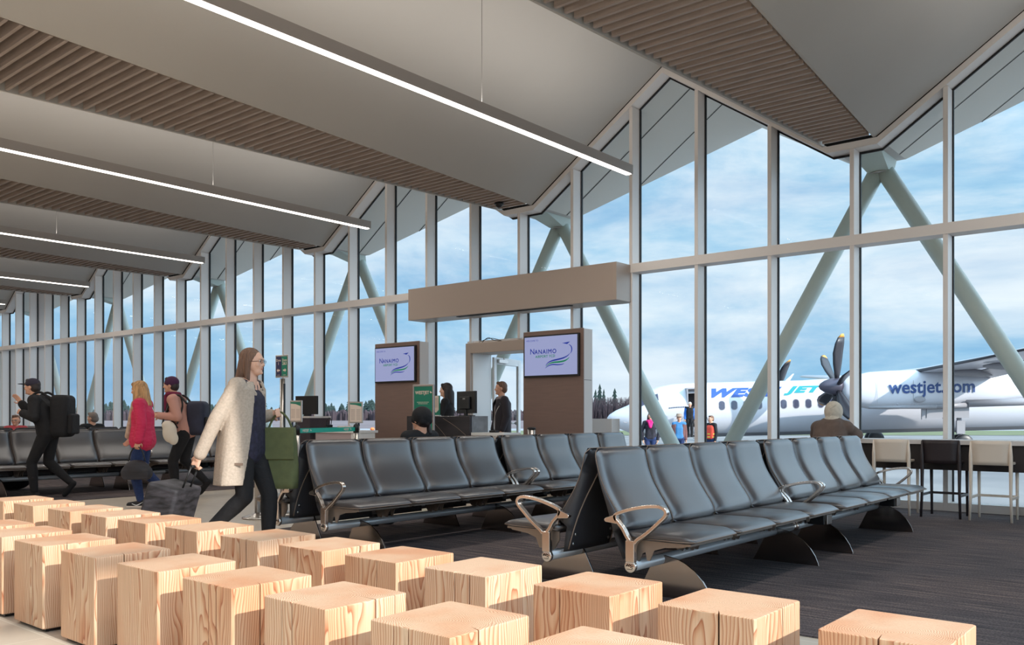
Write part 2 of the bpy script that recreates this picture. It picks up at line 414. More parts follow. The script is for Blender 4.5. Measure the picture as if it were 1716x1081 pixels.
# header following the folded ceiling
for k in range(-2, 6):
    xa, xb = XV0-BAY*k+BAY/2, XV0-BAY*k-BAY/2
    xa, xb = min(xa, XR_), max(xb, XL)
    top = profile(xa, xb, .0); bot = profile(xa, xb, -.085)
    b = MB(); b.prism(top+bot[::-1], 'y', D-.01, D+.235)
    tr = struct(b.build('trim_%d' % (k+3), M_frame))
    g = MB(); t2 = profile(xa, xb, -.083); b2 = profile(xa, xb, -.112); g.prism(t2+b2[::-1], 'y', D+.215, D+.24)
    g.build('gasket', M_gasket, tr)
    g = MB(); t2 = profile(xa, xb, .035); b2 = profile(xa, xb, .0); g.prism(t2+b2[::-1], 'y', D-.02, D+.2)
    g.build('shadow_gap', M_dark, tr)
MW = .055
# windows: one object per bay, mullion + rail + two panes
for i in range(I0, I1):
    xa, xb = mx(i), mx(i+1)
    door = i in (4, 5); bulk = 3 <= i <= 6
    z0 = 2.42 if door else .1
    b = MB()
    za = zprof(xa)-.085
    m0 = 2.42 if i == 5 else 0
    zr0, zr1 = 3.29, 3.42
    b.box(xa-MW/2, xa+MW/2, D, D+.235, m0, za)
    b.box(xa-MW/2-.014, xa+MW/2+.014, D+.205, D+.25, m0, za, 1)
    wd = struct(b.build('window_%d' % (i-I0+1), [M_frame, M_gasket], bevel=.003, seg=1))
    r = MB(); x1, x0 = xa-MW/2, xb+MW/2
    if not bulk: r.box(xb-.0, xa+.0, D-.014, D+.235, zr0, zr1)
    else: r.box(x0, x1, D+.1, D+.235, zr0, zr1)
    r.build('rail', M_frame, wd)
    if not door:
        s_ = MB(); s_.box(x0, x1, D, D+.235, 0, .1); s_.build('sill', M_frame, wd)
    # panes
    yg = D+.225; bt = profile(xa, xb, -.09)
    p = MB(); pts = [(xa, zr1)]+bt+[(xb, zr1)]
    p.add([(x, yg, z) for x, z in pts], [tuple(range(len(pts)))]); p.build('glass_pane', M_glass, wd)
    if z0 < zr0:
        p = MB(); p.add([(xa,yg,z0),(xb,yg,z0),(xb,yg,zr0),(xa,yg,zr0)], [(0,1,2,3)]); p.build('glass_pane', M_glass, wd)

# soffits outside (the folded roof runs on past the glass)
for k in range(-2, 7):
    xv = XV0-BAY*k
    YO = D+.24
    for sgn in (1, -1):
        b = MB()
        xe, xr = xv+sgn*.31, xv+sgn*BAY/2
        yv, yr = D+1.22, D+3.5
        def yl(x): return yv+(yr-yv)*abs(x-xe)/abs(xr-xe)
        b.add([(xe,YO,ZV),(xr,YO,ZR),(xr,yr,ZR),(xe,yv,ZV)], [(0,1,2,3)])
        b.add([(xe,yv,ZV),(xr,yr,ZR),(xr,yr,ZR+.22),(xe,yv,ZV+.22)], [(0,1,2,3)])
        so = struct(b.build('soffit_panel', M_soffit))
        j = MB(); nrm = Vector((-sgn*SL, 0, 1)).normalized()*-.004
        for yy in (D+.93, D+1.95):
            t0 = 0 if yy < yv else (yy-yv)/(yr-yv)
            xs = xe+(xr-xe)*t0; zs = ZV+(ZR-ZV)*t0
            j.add([(xs+nrm.x,yy-.012,zs+nrm.z),(xr+nrm.x,yy-.012,ZR+nrm.z),(xr+nrm.x,yy+.012,ZR+nrm.z),(xs+nrm.x,yy+.012,zs+nrm.z)], [(0,1,2,3)])
        j.build('panel_joint', M_gasket, so)
    b = MB(); b.add([(xv-.31,YO,ZV),(xv+.31,YO,ZV),(xv+.31,D+1.22,ZV),(xv-.31,D+1.22,ZV)], [(0,1,2,3)])
    b.add([(xv-.31,D+1.22,ZV),(xv+.31,D+1.22,ZV),(xv+.31,D+1.5,ZV+.25),(xv-.31,D+1.5,ZV+.25)], [(0,1,2,3)])
    so = struct(b.build('soffit_panel', M_white2))
    # column head: a tapering bracket under the valley, then the two raking legs
    YC = 12.4
    c = MB()
    c.add([(xv-.2,D+.5,ZV),(xv+.2,D+.5,ZV),(xv+.2,D+1.2,ZV),(xv-.2,D+1.2,ZV),(xv-.14,YC-.14,ZV-.14),(xv+.14,YC-.14,ZV-.14),(xv+.14,YC+.1,ZV-.14),(xv-.14,YC+.1,ZV-.14)],
          [(0,1,2,3),(4,5,6,7),(0,1,5,4),(1,2,6,5),(2,3,7,6),(3,0,4,7)])
    colm = thing('column', 'pale green painted raking steel column outside the glass, %s valley of the ceiling' % (
        ['frame-edge','nearest hidden','nearest','second','third','fourth','fifth','sixth','seventh'][k+2]), 'column', (xv, YC, -.5), 0, 'raking columns outside the glass')
    if k < 0: tag(colm, 'pale green painted raking steel column right of the frame, lit from the right' if k == -1 else 'pale green raking column farthest to the right beyond the picture')
    def loc(mb): mb.v = [(a-xv, b_-YC, z+.5) for a, b_, z in mb.v]; return mb
    loc(c).build('column_head', M_column, colm)
    for sgn in (1, -1):
        t = MB(); t.tube([(xv+sgn*.05, YC, ZV-.12), (xv+sgn*2.66, YC, ZV-.12-2.61/.573)], .115, 24)
        loc(t).build('leg', M_column, colm)
    struct(MB().lathe([(.42,-.56),(.42,-.1),(.3,-.02)], 24, (xv-BAY/2,YC,0)).build('column_footing', M_white2))
    r = MB(); r.lathe([(.15,0),(.155,.01),(.15,.02)], 24, (xv,YC,ZV-.16)); loc(r).build('collar', M_steel, colm)

# bulkhead over the gate
b = MB().box(-11.42, -7.0, 10.83, D+.1, 2.845, 3.405)
bh = thing('bulkhead', 'long taupe metal boxed bulkhead over the boarding door', 'bulkhead', (-9.2,11.0,2.845))
o = b.build('casing', M_bulk, bh, bevel=.004, seg=1); o.matrix_parent_inverse = Matrix.Translation((9.2,-11.0,-2.845))
o = MB().box(-10.3, -7.9, 10.9, 10.99, 2.835, 2.846).build('air_slot', M_gasket, bh); o.matrix_parent_inverse = Matrix.Translation((9.2,-11.0,-2.845))

# boarding door portal
pt = MB(); X0, X1, Z1 = -10.13, -8.0, 2.37
pt.box(X0, X0+.11, 10.95, D+.26, 0, Z1); pt.box(X1-.11, X1, 10.95, D+.26, 0, Z1); pt.box(X0+.11, X1-.11, 10.95, D+.26, Z1-.17, Z1)
po = struct(pt.build('door_1', M_bulk, bevel=.004, seg=1))
MB().box(X0+.11, X0+.13, 11.0, D+.24, 0, Z1-.17).build('jamb_lining', M_white, po)
MB().box(X0-.25, X1-.02, 11.27, D+.24, Z1, 2.44).build('head_panel', M_frame, po)
MB().box(mx(6)+.03, X0, D, D+.235, 0, Z1).build('side_panel', M_frame, po)
MB().box(X1, mx(4), D, D+.235, 0, Z1).build('side_panel', M_frame, po)
lf = MB(); LW = .98
lf.box(0, .09, -.022, .022, .02, 2.16); lf.box(LW-.09, LW, -.022, .022, .02, 2.16); lf.box(.09, LW-.09, -.022, .022, 2.04, 2.16); lf.box(.09, LW-.09, -.022, .022, .02, .25)
lf = lf.build('door_leaf', M_white, po, bevel=.004, seg=1); lf.location = (-9.98, 11.5, 0); lf.rotation_euler = (0,0,math.radians(101))
MB().box(.09, LW-.09, -.004, .004, .25, 2.04).build('glass_pane', M_glass, lf)
hd = MB().tube([(LW-.05,.05,1.0),(LW-.22,.06,1.0)], .012); hd.box(LW-.07,LW-.03,.02,.06,.97,1.03); hd.build('handle', M_steel, lf)
cl = MB().box(.1,.42,-.07,-.022,2.07,2.13); cl.tube([(.3,-.05,2.14),(.05,-.18,2.14)], .01, 6); cl.build('door_closer', M_steel, lf)
cb = MB(); cb.tube(cr([(-9.9,11.1,2.38),(-9.75,11.1,2.46),(-9.6,11.08,2.41),(-9.45,11.1,2.39),(-9.7,11.12,2.45),(-9.95,11.1,2.4)]), .006, 6)
tag(cb.build('cable', M_black), 'loose black cable coiled on top of the door portal', 'cable')

# pendant linear lights under each ridge
ZL = 4.47
M_led = mat('led_diffuser', (255,250,240), .5, emit=(255,247,236), estr=5.0)
M_cable = mat('cable_grey', (120,116,112), .7)
M_lbody = mat('light_body', (176,168,162), .4, .4)
names = {-1:'pendant linear light nearest the camera, beyond the right edge', 0:'largest white linear pendant light, hung from the nearest ridge in view',
 1:'second largest white linear pendant light, ending left of the grey bulkhead', 2:'third white linear pendant light from the right of the ceiling',
 3:'fourth white linear pendant light, short in view at the upper left', 4:'smallest white linear pendant light at the far left edge',
 5:'linear pendant light past the left edge'}
for k in range(-1, 6):
    xr = XV0-BAY/2-BAY*k+.0
    t = thing('linear_light', names[k], 'ceiling light', (xr, 10.35, ZL), 0, 'linear pendant lights')
    L_ = 15.3
    MB().box(-.045, .045, -L_, 0, .012, .14).build('housing', M_lbody, t, bevel=.004, seg=1)
    MB().box(-.038, .038, -L_, -.04, 0, .014).build('diffuser', M_led, t)
    for n_, y in enumerate((-3.1, -6.6, -10.1, -13.6)):
        MB().tube([(0,y,.13),(0,y,ZR-ZL)], .003, 6).build('cable', M_cable, t)
    a = bpy.data.lights.new('ceiling_fill', 'AREA'); a.shape = 'RECTANGLE'; a.size = .08; a.size_y = L_; a.energy = UP; a.color = (1,.95,.9)
    ao = bpy.data.objects.new('ceiling_fill', a); COL.objects.link(ao); ao.parent = t; ao.location = (0,-L_/2,.16); ao.rotation_euler = (PI,0,0)  # added lamp facing up, brightens the ceiling
    a = bpy.data.lights.new('downlight', 'AREA'); a.shape = 'RECTANGLE'; a.size = .07; a.size_y = L_; a.energy = DOWN; a.color = (1,.95,.89)
    ao = bpy.data.objects.new('downlight', a); COL.objects.link(ao); ao.parent = t; ao.location = (0,-L_/2,-.012)

# security camera in the second valley
sc_ = thing('security_camera', 'small black dome security camera under the slatted ceiling strip', 'camera', (XV0-BAY-.02, 10.75, ZV-.005))
MB().lathe([(.075,0),(.08,-.02),(.07,-.03)], 20).build('base', M_black, sc_); MB().ell((0,0,-.03), (.055,.055,.05)).build('dome', M_black, sc_)
# ---------------------------------------------------------------- wooden block stools
SX, SY, SH = .375, .385, .448
def block(name, label, x, y, seed, group):
    rnd = random.Random(seed)
    # outline with a few narrow drying cracks running from the faces towards the heart
    px, py = rnd.uniform(-.06,.06), rnd.uniform(-.06,.06)
    pts = []
    hx, hy = SX/2, SY/2
    corners = [(-hx,-hy),(hx,-hy),(hx,hy),(-hx,hy)]
    crk = {0: rnd.choice([[.3],[.62],[.35,.5],[.55,.72],[.5]]), 1: rnd.choice([[.6],[.35],[.55,.8],[.7]]), 2: [], 3: []}
    r = .008
    for e in range(4):
        a, b = corners[e], corners[(e+1) % 4]
        dx, dy = b[0]-a[0], b[1]-a[1]; l = math.hypot(dx, dy); ux, uy = dx/l, dy/l
        pts.append((a[0]+ux*r, a[1]+uy*r))
        for t in crk[e]:
            t += rnd.uniform(-.06,.06); cx, cy = a[0]+dx*t, a[1]+dy*t
            w = rnd.uniform(.0015,.0042); dpt = rnd.uniform(.03,.10)
            ix, iy = px-cx, py-cy; il = math.hypot(ix, iy)
            pts += [(cx-ux*w, cy-uy*w), (cx+ix/il*dpt, cy+iy/il*dpt), (cx+ux*w, cy+uy*w)]
        pts.append((b[0]-ux*r, b[1]-uy*r))
    n = len(pts)
    def ring(z, s, dx=0): return [(p[0]*s, p[1]*s, z) for p in pts]
    b = MB(); z0 = .016
    rings = [ring(z0, .985), ring(z0+.006, 1), ring(z0+SH-.022, 1), ring(z0+SH-.018, .998), ring(z0+SH-.016, .985)]
    vs = [p for rr in rings for p in rr]
    b.add(vs, [(i*n+j, i*n+(j+1) % n, (i+1)*n+(j+1) % n, (i+1)*n+j) for i in range(4) for j in range(n)])
    b.add(rings[-1], [tuple(range(n))]); b.add(rings[0], [tuple(range(n))[::-1]])
    o = b.build(name, M_wood)
    bm = bmesh.new(); bm.from_mesh(o.data); bmesh.ops.triangulate(bm, faces=[f for f in bm.faces if len(f.verts) > 4]); bm.to_mesh(o.data); bm.free()
    o.location = (x, y, 0); tag(o, label, 'stool', group)
    g = MB().box(-.165,.165,-.17,.17,0,.0165).build('glide', M_black, o)
    return o
row1 = [-6.0,-5.475,-4.94,-4.36,-3.77,-3.2,-2.62,-2.02,-1.43]
row2 = [-8.28,-7.71,-7.14,-6.52,-5.98,-5.45,-4.85,-4.24,-3.69,-3.15,-2.6,-1.98,-1.41,-.83]
ordn = ['first','second','third','fourth','fifth','sixth','seventh','eighth','ninth','tenth','eleventh','twelfth','thirteenth','fourteenth']
for i, x in enumerate(row1):
    block('block_stool', 'solid fir block stool in the front row, %s from the left' % ordn[i], x, 2.11, 11+i, 'fir block stools, front row')
for i, x in enumerate(row2):
    if i == 0: continue
    block('block_stool', 'solid fir block stool in the back row, %s from the left' % ordn[i-1], x, 2.93, 60+i, 'fir block stools, back row')

# ---------------------------------------------------------------- beam seating
L4 = 2.44; P4 = .597
def smooth_profile(pts, n=5): return cr(pts, n)
CUSH = [(-.025,.435),(-.03,.47),(-.06,.53),(-.115,.61),(-.165,.69),(-.2,.77),(-.222,.85),(-.232,.90),(-.243,.925)]   # front line of the back cushion
SHEL = [(-.10,.262),(-.13,.36),(-.165,.48),(-.205,.6),(-.245,.71),(-.27,.81),(-.283,.90),(-.278,.925)]      # rear shell
def interp(pl, z):
    for (x0,z0),(x1,z1) in zip(pl, pl[1:]):
        if z0 <= z <= z1: return x0+(x1-x0)*(z-z0)/((z1-z0) or 1)
    return pl[-1][0] if z > pl[-1][1] else pl[0][0]
def back_cushion(parent):
    W = .575; nz, ny = 18, 12; fr = smooth_profile(CUSH, 4)
    rear = [(x-.042 if z < .9 else x-.038, z) for x, z in fr]
    b = MB(); rings = []
    zs = [.437+(.925-.437)*t/nz for t in range(nz+1)]
    for z in zs:
        xf = interp(fr, z); t = .045
        # corner rounding at top and bottom
        dt = .925-z; db = z-.437; cut = 0
        if dt < .05: cut = .05-math.sqrt(max(0, .05**2-(.05-dt)**2))
        if db < .02: cut = max(cut, .02-math.sqrt(max(0, .02**2-(.02-db)**2)))
        hwid = W/2-cut*.9
        puff = .012
        th = t if min(dt, db) > .03 else t*(.45+.55*min(dt, db)/.03)
        ring = []
        for k in range(ny+1):          # front face
            y = -hwid+2*hwid*k/ny; e = abs(y)/hwid
            ring.append((xf-(t-th)*.5-(1-math.sqrt(max(0,1-e**6)))*.028+puff*(1-e**4)-.006, y, z))
        for k in range(ny+1):
            y = hwid-2*hwid*k/ny; e = abs(y)/hwid
            ring.append((xf-t+(t-th)*.5+.0*(e**6), y, z))
        rings.append(ring)
    b.loft(rings); c = b.build('backrest', M_vinyl, parent)
    # seam piping round the edge
    pth = []
    for z in zs: pth.append((interp(fr, z)-.040, -(W/2+.002 if z < .88 else W/2+.002-(.05-math.sqrt(max(0,.05**2-(z-.875)**2)) if z > .875 else 0)*.9), z))
    pth2 = [(x, -y, z) for x, y, z in pth][::-1]
    MB().tube(pth+pth2, .0026, 5).build('piping', M_pipe, c)
    return c
def back_shell(parent):
    W = .585; sp = smooth_profile(SHEL, 4); nz = 16; b = MB(); rings = []; fr = smooth_profile(CUSH, 4)
    for t in range(nz+1):
        z = .262+(.925-.262)*t/nz; xr = interp(sp, z); xf = (interp(fr, z)-.046) if z > .45 else xr+.012
        if z <= .45: xf = xr+.012
        xf = max(xf, xr+.006)
        wz = W/2-(0 if z < .88 else (z-.88)*.9); wz = wz-.03*max(0, (.40-z)/.14)
        ring = []
        for k in range(9):
            y = -wz+2*wz*k/8
            ring.append((xr+(.012 if abs(y) > wz*.97 else 0)-.006*(1-abs(y)/wz), y, z))
        for k in range(9):
            y = wz-2*wz*k/8; ring.append((xf, y, z))
        rings.append(ring)
    b.loft(rings); s = b.build('back_shell', M_shell, parent)
    for sg in (-1, 1):
        pth = [(interp(sp, .28+.6*t/12)-.006, sg*(.24-.17*(t/12)**2.2), .28+.6*t/12) for t in range(12)]
        MB().tube(pth, .005, 5).build('rib', M_pipe, s)
        bo = MB()
        for z in (.31,.37): bo.lathe([(.011,-.004),(.011,.0)], 10, (interp(sp, z)-.006, sg*.2, z), axis='x')
        bo.build('bolt', M_steel, s)
    return s
def seat_cushion(parent):
    b = MB(); W = .575; rings = []; nx = 14
    for t in range(nx+1):
        x = -.06+(.40+.06)*t/nx
        top = .437+.004*math.sin(PI*t/nx)-(0 if t < nx-3 else .0035*(t-nx+3)**1.9)
        bot = .39+(0 if t < nx-2 else .005*(t-nx+2)**1.5)
        hw_ = W/2-(0 if t < nx-2 else .008*(t-nx+2)**1.6)
        ring = []
        for (fy, fz) in ((-1,.5),(-.985,.15),(-.95,0),(0,0),(.95,0),(.985,.15),(1,.5),(.985,.85),(.94,1),(0,1.06),(-.94,1),(-.985,.85)):
            ring.append((x, fy*hw_, bot+(top-bot)*fz))
        rings.append(ring)
    b.loft(rings); s = b.build('seat', M_vinyl, parent)
    pth = [(-.05,-.289,.402)]+[(.30,-.289,.402),(.385,-.28,.404),(.402,-.25,.405),(.402,.25,.405),(.385,.28,.404),(.3,.289,.402),(-.05,.289,.402)]
    MB().tube(pth, .0028, 5).build('piping', M_pipe, s)
    MB().box(-.05,.37,-.27,.27,.378,.392).build('seat_pan', M_bracket, s)
    return s
ARM = cr([(0,.385),(-.022,.41),(-.05,.455),(-.085,.492),(-.105,.515),(-.095,.538),(-.02,.566),(.08,.59),(.165,.6),(.21,.597),(.238,.578),(.235,.55),(.20,.515),(.12,.445),(.055,.40),(.03,.375)], 4)
def armrest(parent, y):
    b = MB(); b.ribbon([(x, 0, z) for x, z in ARM], .034, .021)
    b.box(-.028,.032,-.017,.017,.262,.39); b.prism([(-.09,.48),(-.17,.487),(-.18,.5),(-.17,.513),(-.09,.54)], 'y', -.017, .017)
    o = b.build('armrest', M_chrome, parent, bevel=.004, seg=2); o.location = (0,y,0); return o
def leg_plate(parent, y):
    out = [(-.165,0),(.355,0),(.352,.02),(.33,.07),(.29,.13),(.235,.185),(.17,.225),(.12,.245),(.03,.262),(-.035,.25),(-.055,.215),(-.10,.13)]
    b = MB(); b.prism(out, 'y', -.006, .006); o = b.build('leg', M_plate, parent, bevel=.0015, seg=1); o.location = (0,y,0)
    e = MB().box(-.165,.355,-.012,.012,0,.004).build('foot', M_plate, o); return o
def bracket(parent, y):
    out = [(-.06,.335),(-.03,.29),(-.01,.262),(.03,.262),(.05,.31),(.072,.322),(.082,.272),(.102,.272),(.13,.335),(.20,.357),(.33,.370),(.345,.38),(.34,.392),(-.06,.392)]
    b = MB(); b.prism(out, 'y', -.004, .004); o = b.build('seat_bracket', M_bracket, parent); o.location = (0,y,0)
    return o
def end_cap(parent, y, sg):
    b = MB(); b.lathe([(.03,0),(.039,0),(.040,sg*.004),(.038,sg*.02),(.036,sg*.022)], 24, (0,y,.236), axis='y')
    o = b.build('end_cap', M_chrome, parent)
    e = MB(); yy = y+sg*.0235
    def stroke(pl, w):
        vs, fs = ribbon2d(pl, [w]*len(pl)); e.add([(a*sg*-1, yy, .236+b_) for a, b_, _ in vs], fs)
    stroke([(-.027,-.002),(-.018,.008),(-.012,.014)], .005); stroke([(-.02,.002),(-.008,.004),(0,.013),(.006,.008)], .005)
    stroke([(-.01,.0),(.002,.002),(.012,.011),(.024,.012)], .004); stroke([(.004,-.006),(.016,.001),(.024,.004)], .005)
    stroke([(.018,-.004),(.016,-.014)], .004); stroke([(-.018,-.018),(.018,-.018)], .002)
    e.build('emblem', M_black, o); return o
def beam_bench(label, group, legs, outlets=False):
    t = thing('beam_seating', label, 'bench', (0,0,0), 0, group)
    bm = MB(); bm.tube([(0,-L4/2+.02,.236),(0,L4/2-.02,.236)], .033, 20); bm.build('beam', M_beam, t)
    end_cap(t, -L4/2+.02, -1); end_cap(t, L4/2-.02, 1)
    for y in legs: leg_plate(t, y)
    for k in range(4):
        y = P4*(k-1.5)
        for fn in (seat_cushion, back_cushion, back_shell): o = fn(t); o.location = (0,y,0)
    for k in range(5):
        y = P4*(k-2)
        if k == 0: bracket(t, y+.035)
        elif k == 4: bracket(t, y-.035)
        else: bracket(t, y-.03); bracket(t, y+.03)
    armrest(t, -L4/2+.009); armrest(t, L4/2-.009)
    return t
protoA = beam_bench('', 'x', (-.86,.86))
names = iter([
 'black four-seat beam bench nearest the camera at right, facing right',
 'black four-seat beam bench at right, facing right, its far end towards the bar stools',
 'black beam bench back to back with the nearest right bench, facing left',
 'black beam bench facing left behind the far right bench, mostly hidden',
 'black four-seat beam bench in the middle, near end beside the woman in the beige coat',
 'black four-seat beam bench in the middle, far end towards the door kiosk',
 'black beam bench facing left, back to back with the near middle bench',
 'black beam bench facing left with the beanie wearer in it',
 'black four-seat beam bench at far left, facing right, behind the man in black',
 'black four-seat beam bench at left, facing right, behind the coat woman',
 'black beam bench facing left behind the far left bench',
 'black beam bench facing left behind the left bench',
 'black beam bench in the row where the grey-haired man sits, near end',
 'black beam bench in the row where the grey-haired man sits, far end',
 'black beam bench in the farthest left row, where the person in glasses sits',
])
first = True; units = {}
for xc, cnt in ((-3.06,4),(-5.93,4),(-13.62,4)):
    for side in (1,-1):
        for u, yc in enumerate((5.62, 8.1)):
            nm = next(names)
            t = protoA if first else copy_tree(protoA)
            first = False
            t.location = (xc+side*.31, yc, 0); t.rotation_euler = (0,0,0 if side == 1 else PI)
            tag(t, nm, 'bench', 'black beam seating')
            units[(xc,side,u)] = t
for (x, y, r) in ((-16.9,5.62,PI),(-16.9,8.1,PI),(-19.4,6.9,0)):
    t = copy_tree(protoA); t.location = (x,y,0); t.rotation_euler = (0,0,r); tag(t, next(names), 'bench', 'black beam seating')
# power outlets under the far right bench
t = units[(-3.06,1,1)]
for y in (-1.02, .86):
    o = MB().box(.06,.20,-.07,.05,.245,.335).build('power_outlet', M_black, t, bevel=.008); o.location = (0,y,0)
    MB().box(.196,.225,-.062,.042,.25,.33).build('socket_plate', M_steel, o, bevel=.006)
cp_ = thing('floor_box', 'round steel floor box with two cable conduits under the right bench', 'floor box', (-2.93,7.98,.004))
MB().lathe([(.14,0),(.14,.006),(.1,.014),(.0,.016)], 28).build('cover', M_steel, cp_)
for dx in (-.04,.05): MB().tube(cr([(dx,0,.01),(dx,0,.09),(dx-.03,.0,.17),(dx-.06,.02,.23)]), .012, 8).build('conduit', M_steel, cp_)

# ---------------------------------------------------------------- window counter and bar stools
ct = thing('window_counter', 'long narrow bar counter with pale top and black fascia along the window', 'counter', (-3.8,10.62,0))
def at(o, p): o.matrix_parent_inverse = Matrix.Translation((-p[0],-p[1],-p[2])); return o
P = (-3.8,10.62,0)
at(MB().box(-3.8, XR_-.3, 10.6, 11.1, .808, .858).build('counter_top', M_white2, ct, bevel=.003, seg=1), P)
at(MB().box(-3.75, XR_-.35, 10.66, 10.7, .52, .808).build('fascia', mat('dark_fascia',(48,42,42),.5), ct), P)
for x in (-3.7,-1.5,.7,2.9,5.1): at(MB().box(x-.02,x+.02,10.68,11.08,0,.808).build('support', M_black, ct), P)
def bar_stool(kind, m):
    t = thing('bar_stool', '', 'bar stool', (0,0,0))
    # local: back at -y, seat centre 0
    b = MB(); rings = []
    for k in range(7):
        z = .60+.26*k/6; bow = .012; w = .19-.012*(1-k/6)
        yb = -.19-.018*k/6
        rings.append([(-w,yb+.0,z),(-w*.5,yb-bow,z),(0,yb-bow*1.3,z),(w*.5,yb-bow,z),(w,yb,z),(w,yb+.014,z),(w*.5,yb+.014-bow,z),(0,yb+.014-bow*1.3,z),(-w*.5,yb+.014-bow,z),(-w,yb+.014,z)])
    b.loft(rings); b.build('backrest', m, t)
    MB().box(-.185,.185,-.185,.19,.60,.63).build('seat', m, t, bevel=.012, seg=3)
    for sx in (-1,1):
        # rear legs run up into the backrest
        MB().loft([[ (sx*(.20 if z < .3 else .19)+a*w_, yb+b_*w_, z) for a, b_ in ((-1,-1),(1,-1),(1,1),(-1,1))] for z, yb, w_ in ((0,-.2,.011),(.3,-.195,.013),(.6,-.19,.017),(.7,-.195,.016),(.85,-.205,.006))]).build('leg', m, t)
        MB().loft([[ (sx*.185+a*w_, yb+b_*w_, z) for a, b_ in ((-1,-1),(1,-1),(1,1),(-1,1))] for z, yb, w_ in ((0,.195,.011),(.3,.185,.013),(.6,.175,.016))]).build('leg', m, t)
        MB().box(sx*.193-.009, sx*.193+.009, -.19, .185, .235, .262).build('stretcher', m, t)
    MB().box(-.19,.19,.178,.192,.235,.262).build('footrest', m, t)
    return t
M_dstool = mat('dark_stool', (52,44,46), .45)
s1 = bar_stool('cream', M_cream); s1.location = (-3.02,10.6,0.004); tag(s1, 'cream plastic bar stool left of the dark stool, partly behind the bench', 'bar stool', 'bar stools at the window counter')
s2 = bar_stool('dark', M_dstool); s2.location = (-2.50,10.6,0.004); tag(s2, 'dark brown plastic bar stool between two cream ones', 'bar stool', 'bar stools at the window counter')
s3 = copy_tree(s1); s3.location = (-2.0,10.56,0.004); tag(s3, 'cream plastic bar stool nearest the right edge', 'bar stool', 'bar stools at the window counter')
s4 = copy_tree(s2); s4.location = (-3.62,10.52,0.004); tag(s4, 'dark bar stool under the person in the grey hood', 'bar stool', 'bar stools at the window counter')

# ---------------------------------------------------------------- gate kiosks and desk
M_screen = mat('screen_glow', (60,64,80), .3, emit=(160,168,212), estr=.62)
M_lblue = mat('logo_blue', (10,40,140), .4, emit=(8,40,140), estr=.5)
M_lgreen = mat('logo_green', (0,120,80), .4, emit=(0,112,76), estr=.5)
def kiosk(x0, label, lab2):
    t = thing('display_kiosk', label, 'kiosk', (x0,10.1,0), 0, 'airport display kiosks')
    MB().box(0,1.09,0,.02,0,2.37).build('front_panel', M_brown, t, bevel=.002, seg=1)
    MB().box(0,1.09,.02,.225,0,2.37).build('cabinet', M_white2, t, bevel=.002, seg=1)
    MB().box(.002,1.088,-.0,.022,2.372,2.378).build('top_trim', M_bulk, t)
    MB().box(1.0902,1.0915,.02,.2,1.64,1.646).build('panel_seam', M_gasket, t)
    s = MB().box(.045,1.04,-.045,0,1.70,2.31).build('screen', M_black, t, bevel=.004, seg=1)
    pic = MB().add([(.062,-.0462,1.725),(1.018,-.0462,1.725),(1.018,-.0462,2.29),(.062,-.0462,2.29)], [(0,1,2,3)]).build('picture', M_screen, s)
    # lettering; screen space u 0..1 (right), v 0..1 (up)
    def put(vs, u, v, k=1.0): return [(.062+.956*u+a*k, -.0475, 1.725+.565*v+b*k) for a, b, _ in vs]
    vs, fs = text_mesh('N', .115, 'LEFT', .0012)
    b = MB(); b.add(put(vs, .105, .555), fs)
    vs, fs = text_mesh('ANAIMO', .09, 'LEFT', 0, spacing=1.16, sx=1.02)
    for du, dv_ in ((0,0),(.0015,0),(.003,0),(.0015,.0015),(.0015,-.0015)): b.add(put([(a+du, c+dv_, 0) for a, c, _ in vs], .195, .555), fs)
    vs, fs = text_mesh('WELCOME TO', .035, 'LEFT', 0); b.add(put(vs, .03, .885), fs)
    U = lambda l: [(.956*u, .565*v) for u, v in l]
    def rib(l, ws):
        pl = cr(U(l), 5); n = len(pl); w = [ws[0]+(ws[1]-ws[0])*math.sin(PI*i/(n-1)) for i in range(n)]
        v2, f2 = ribbon2d(pl, w); b.add(put(v2, 0, 0), f2)
    b.build('lettering', M_lblue, s); b = MB()
    rib([(.845,.755),(.885,.71),(.9,.64),(.895,.58),(.875,.525)], (.004,.018)); b.build('logo_stroke', M_lblue, s); b = MB()
    rib([(.865,.53),(.82,.47),(.74,.42),(.64,.39),(.54,.365),(.46,.32),(.41,.25)], (.004,.022)); b.build('logo_stroke', M_lblue, s); b = MB()
    rib([(.405,.18),(.46,.235),(.54,.265),(.64,.255),(.72,.26),(.76,.285)], (.004,.016)); b.build('logo_stroke', M_lblue, s); b = MB()
    v2 = [(.72*.956,.80*.565,0),(.87*.956,.825*.565,0),(.815*.956,.765*.565,0)]; b.add(put(v2,0,0), [(0,1,2)])
    b.build('logo_mark', M_lblue, s)
    b = MB(); vs, fs = text_mesh('AIRPORT YCD', .052, 'LEFT', .001, spacing=1.1); b.add(put(vs, .215, .455), fs)
    b.build('lettering', M_lgreen, s); b = MB()
    pl = cr(U([(.415,.225),(.48,.29),(.56,.32),(.66,.325),(.76,.345),(.82,.385),(.855,.43)]), 5); n = len(pl)
    v2, f2 = ribbon2d(pl, [.004+.02*math.sin(PI*i/(n-1)) for i in range(n)]); b.add(put(v2,0,0), f2)
    b.build('logo_stroke', M_lgreen, s)
    return t
kiosk(-8.17, 'tall brown kiosk with airport screen right of the boarding door', '')
kiosk(-11.48, 'tall brown kiosk with airport screen left of the boarding door', '')
M_marble = mat('dark_marble', (52,50,54), .18, noise=((2,2,9),.25)); M_marble2 = mat('light_marble', (128,134,140), .2, noise=((9,9,9),.2))
dk = thing('gate_desk', 'dark marble gate desk between the kiosks', 'desk', (-9.52,9.0,0))
MB().box(0,1.28,0,.04,0,1.13).build('front_panel', M_marble, dk, bevel=.003, seg=1)
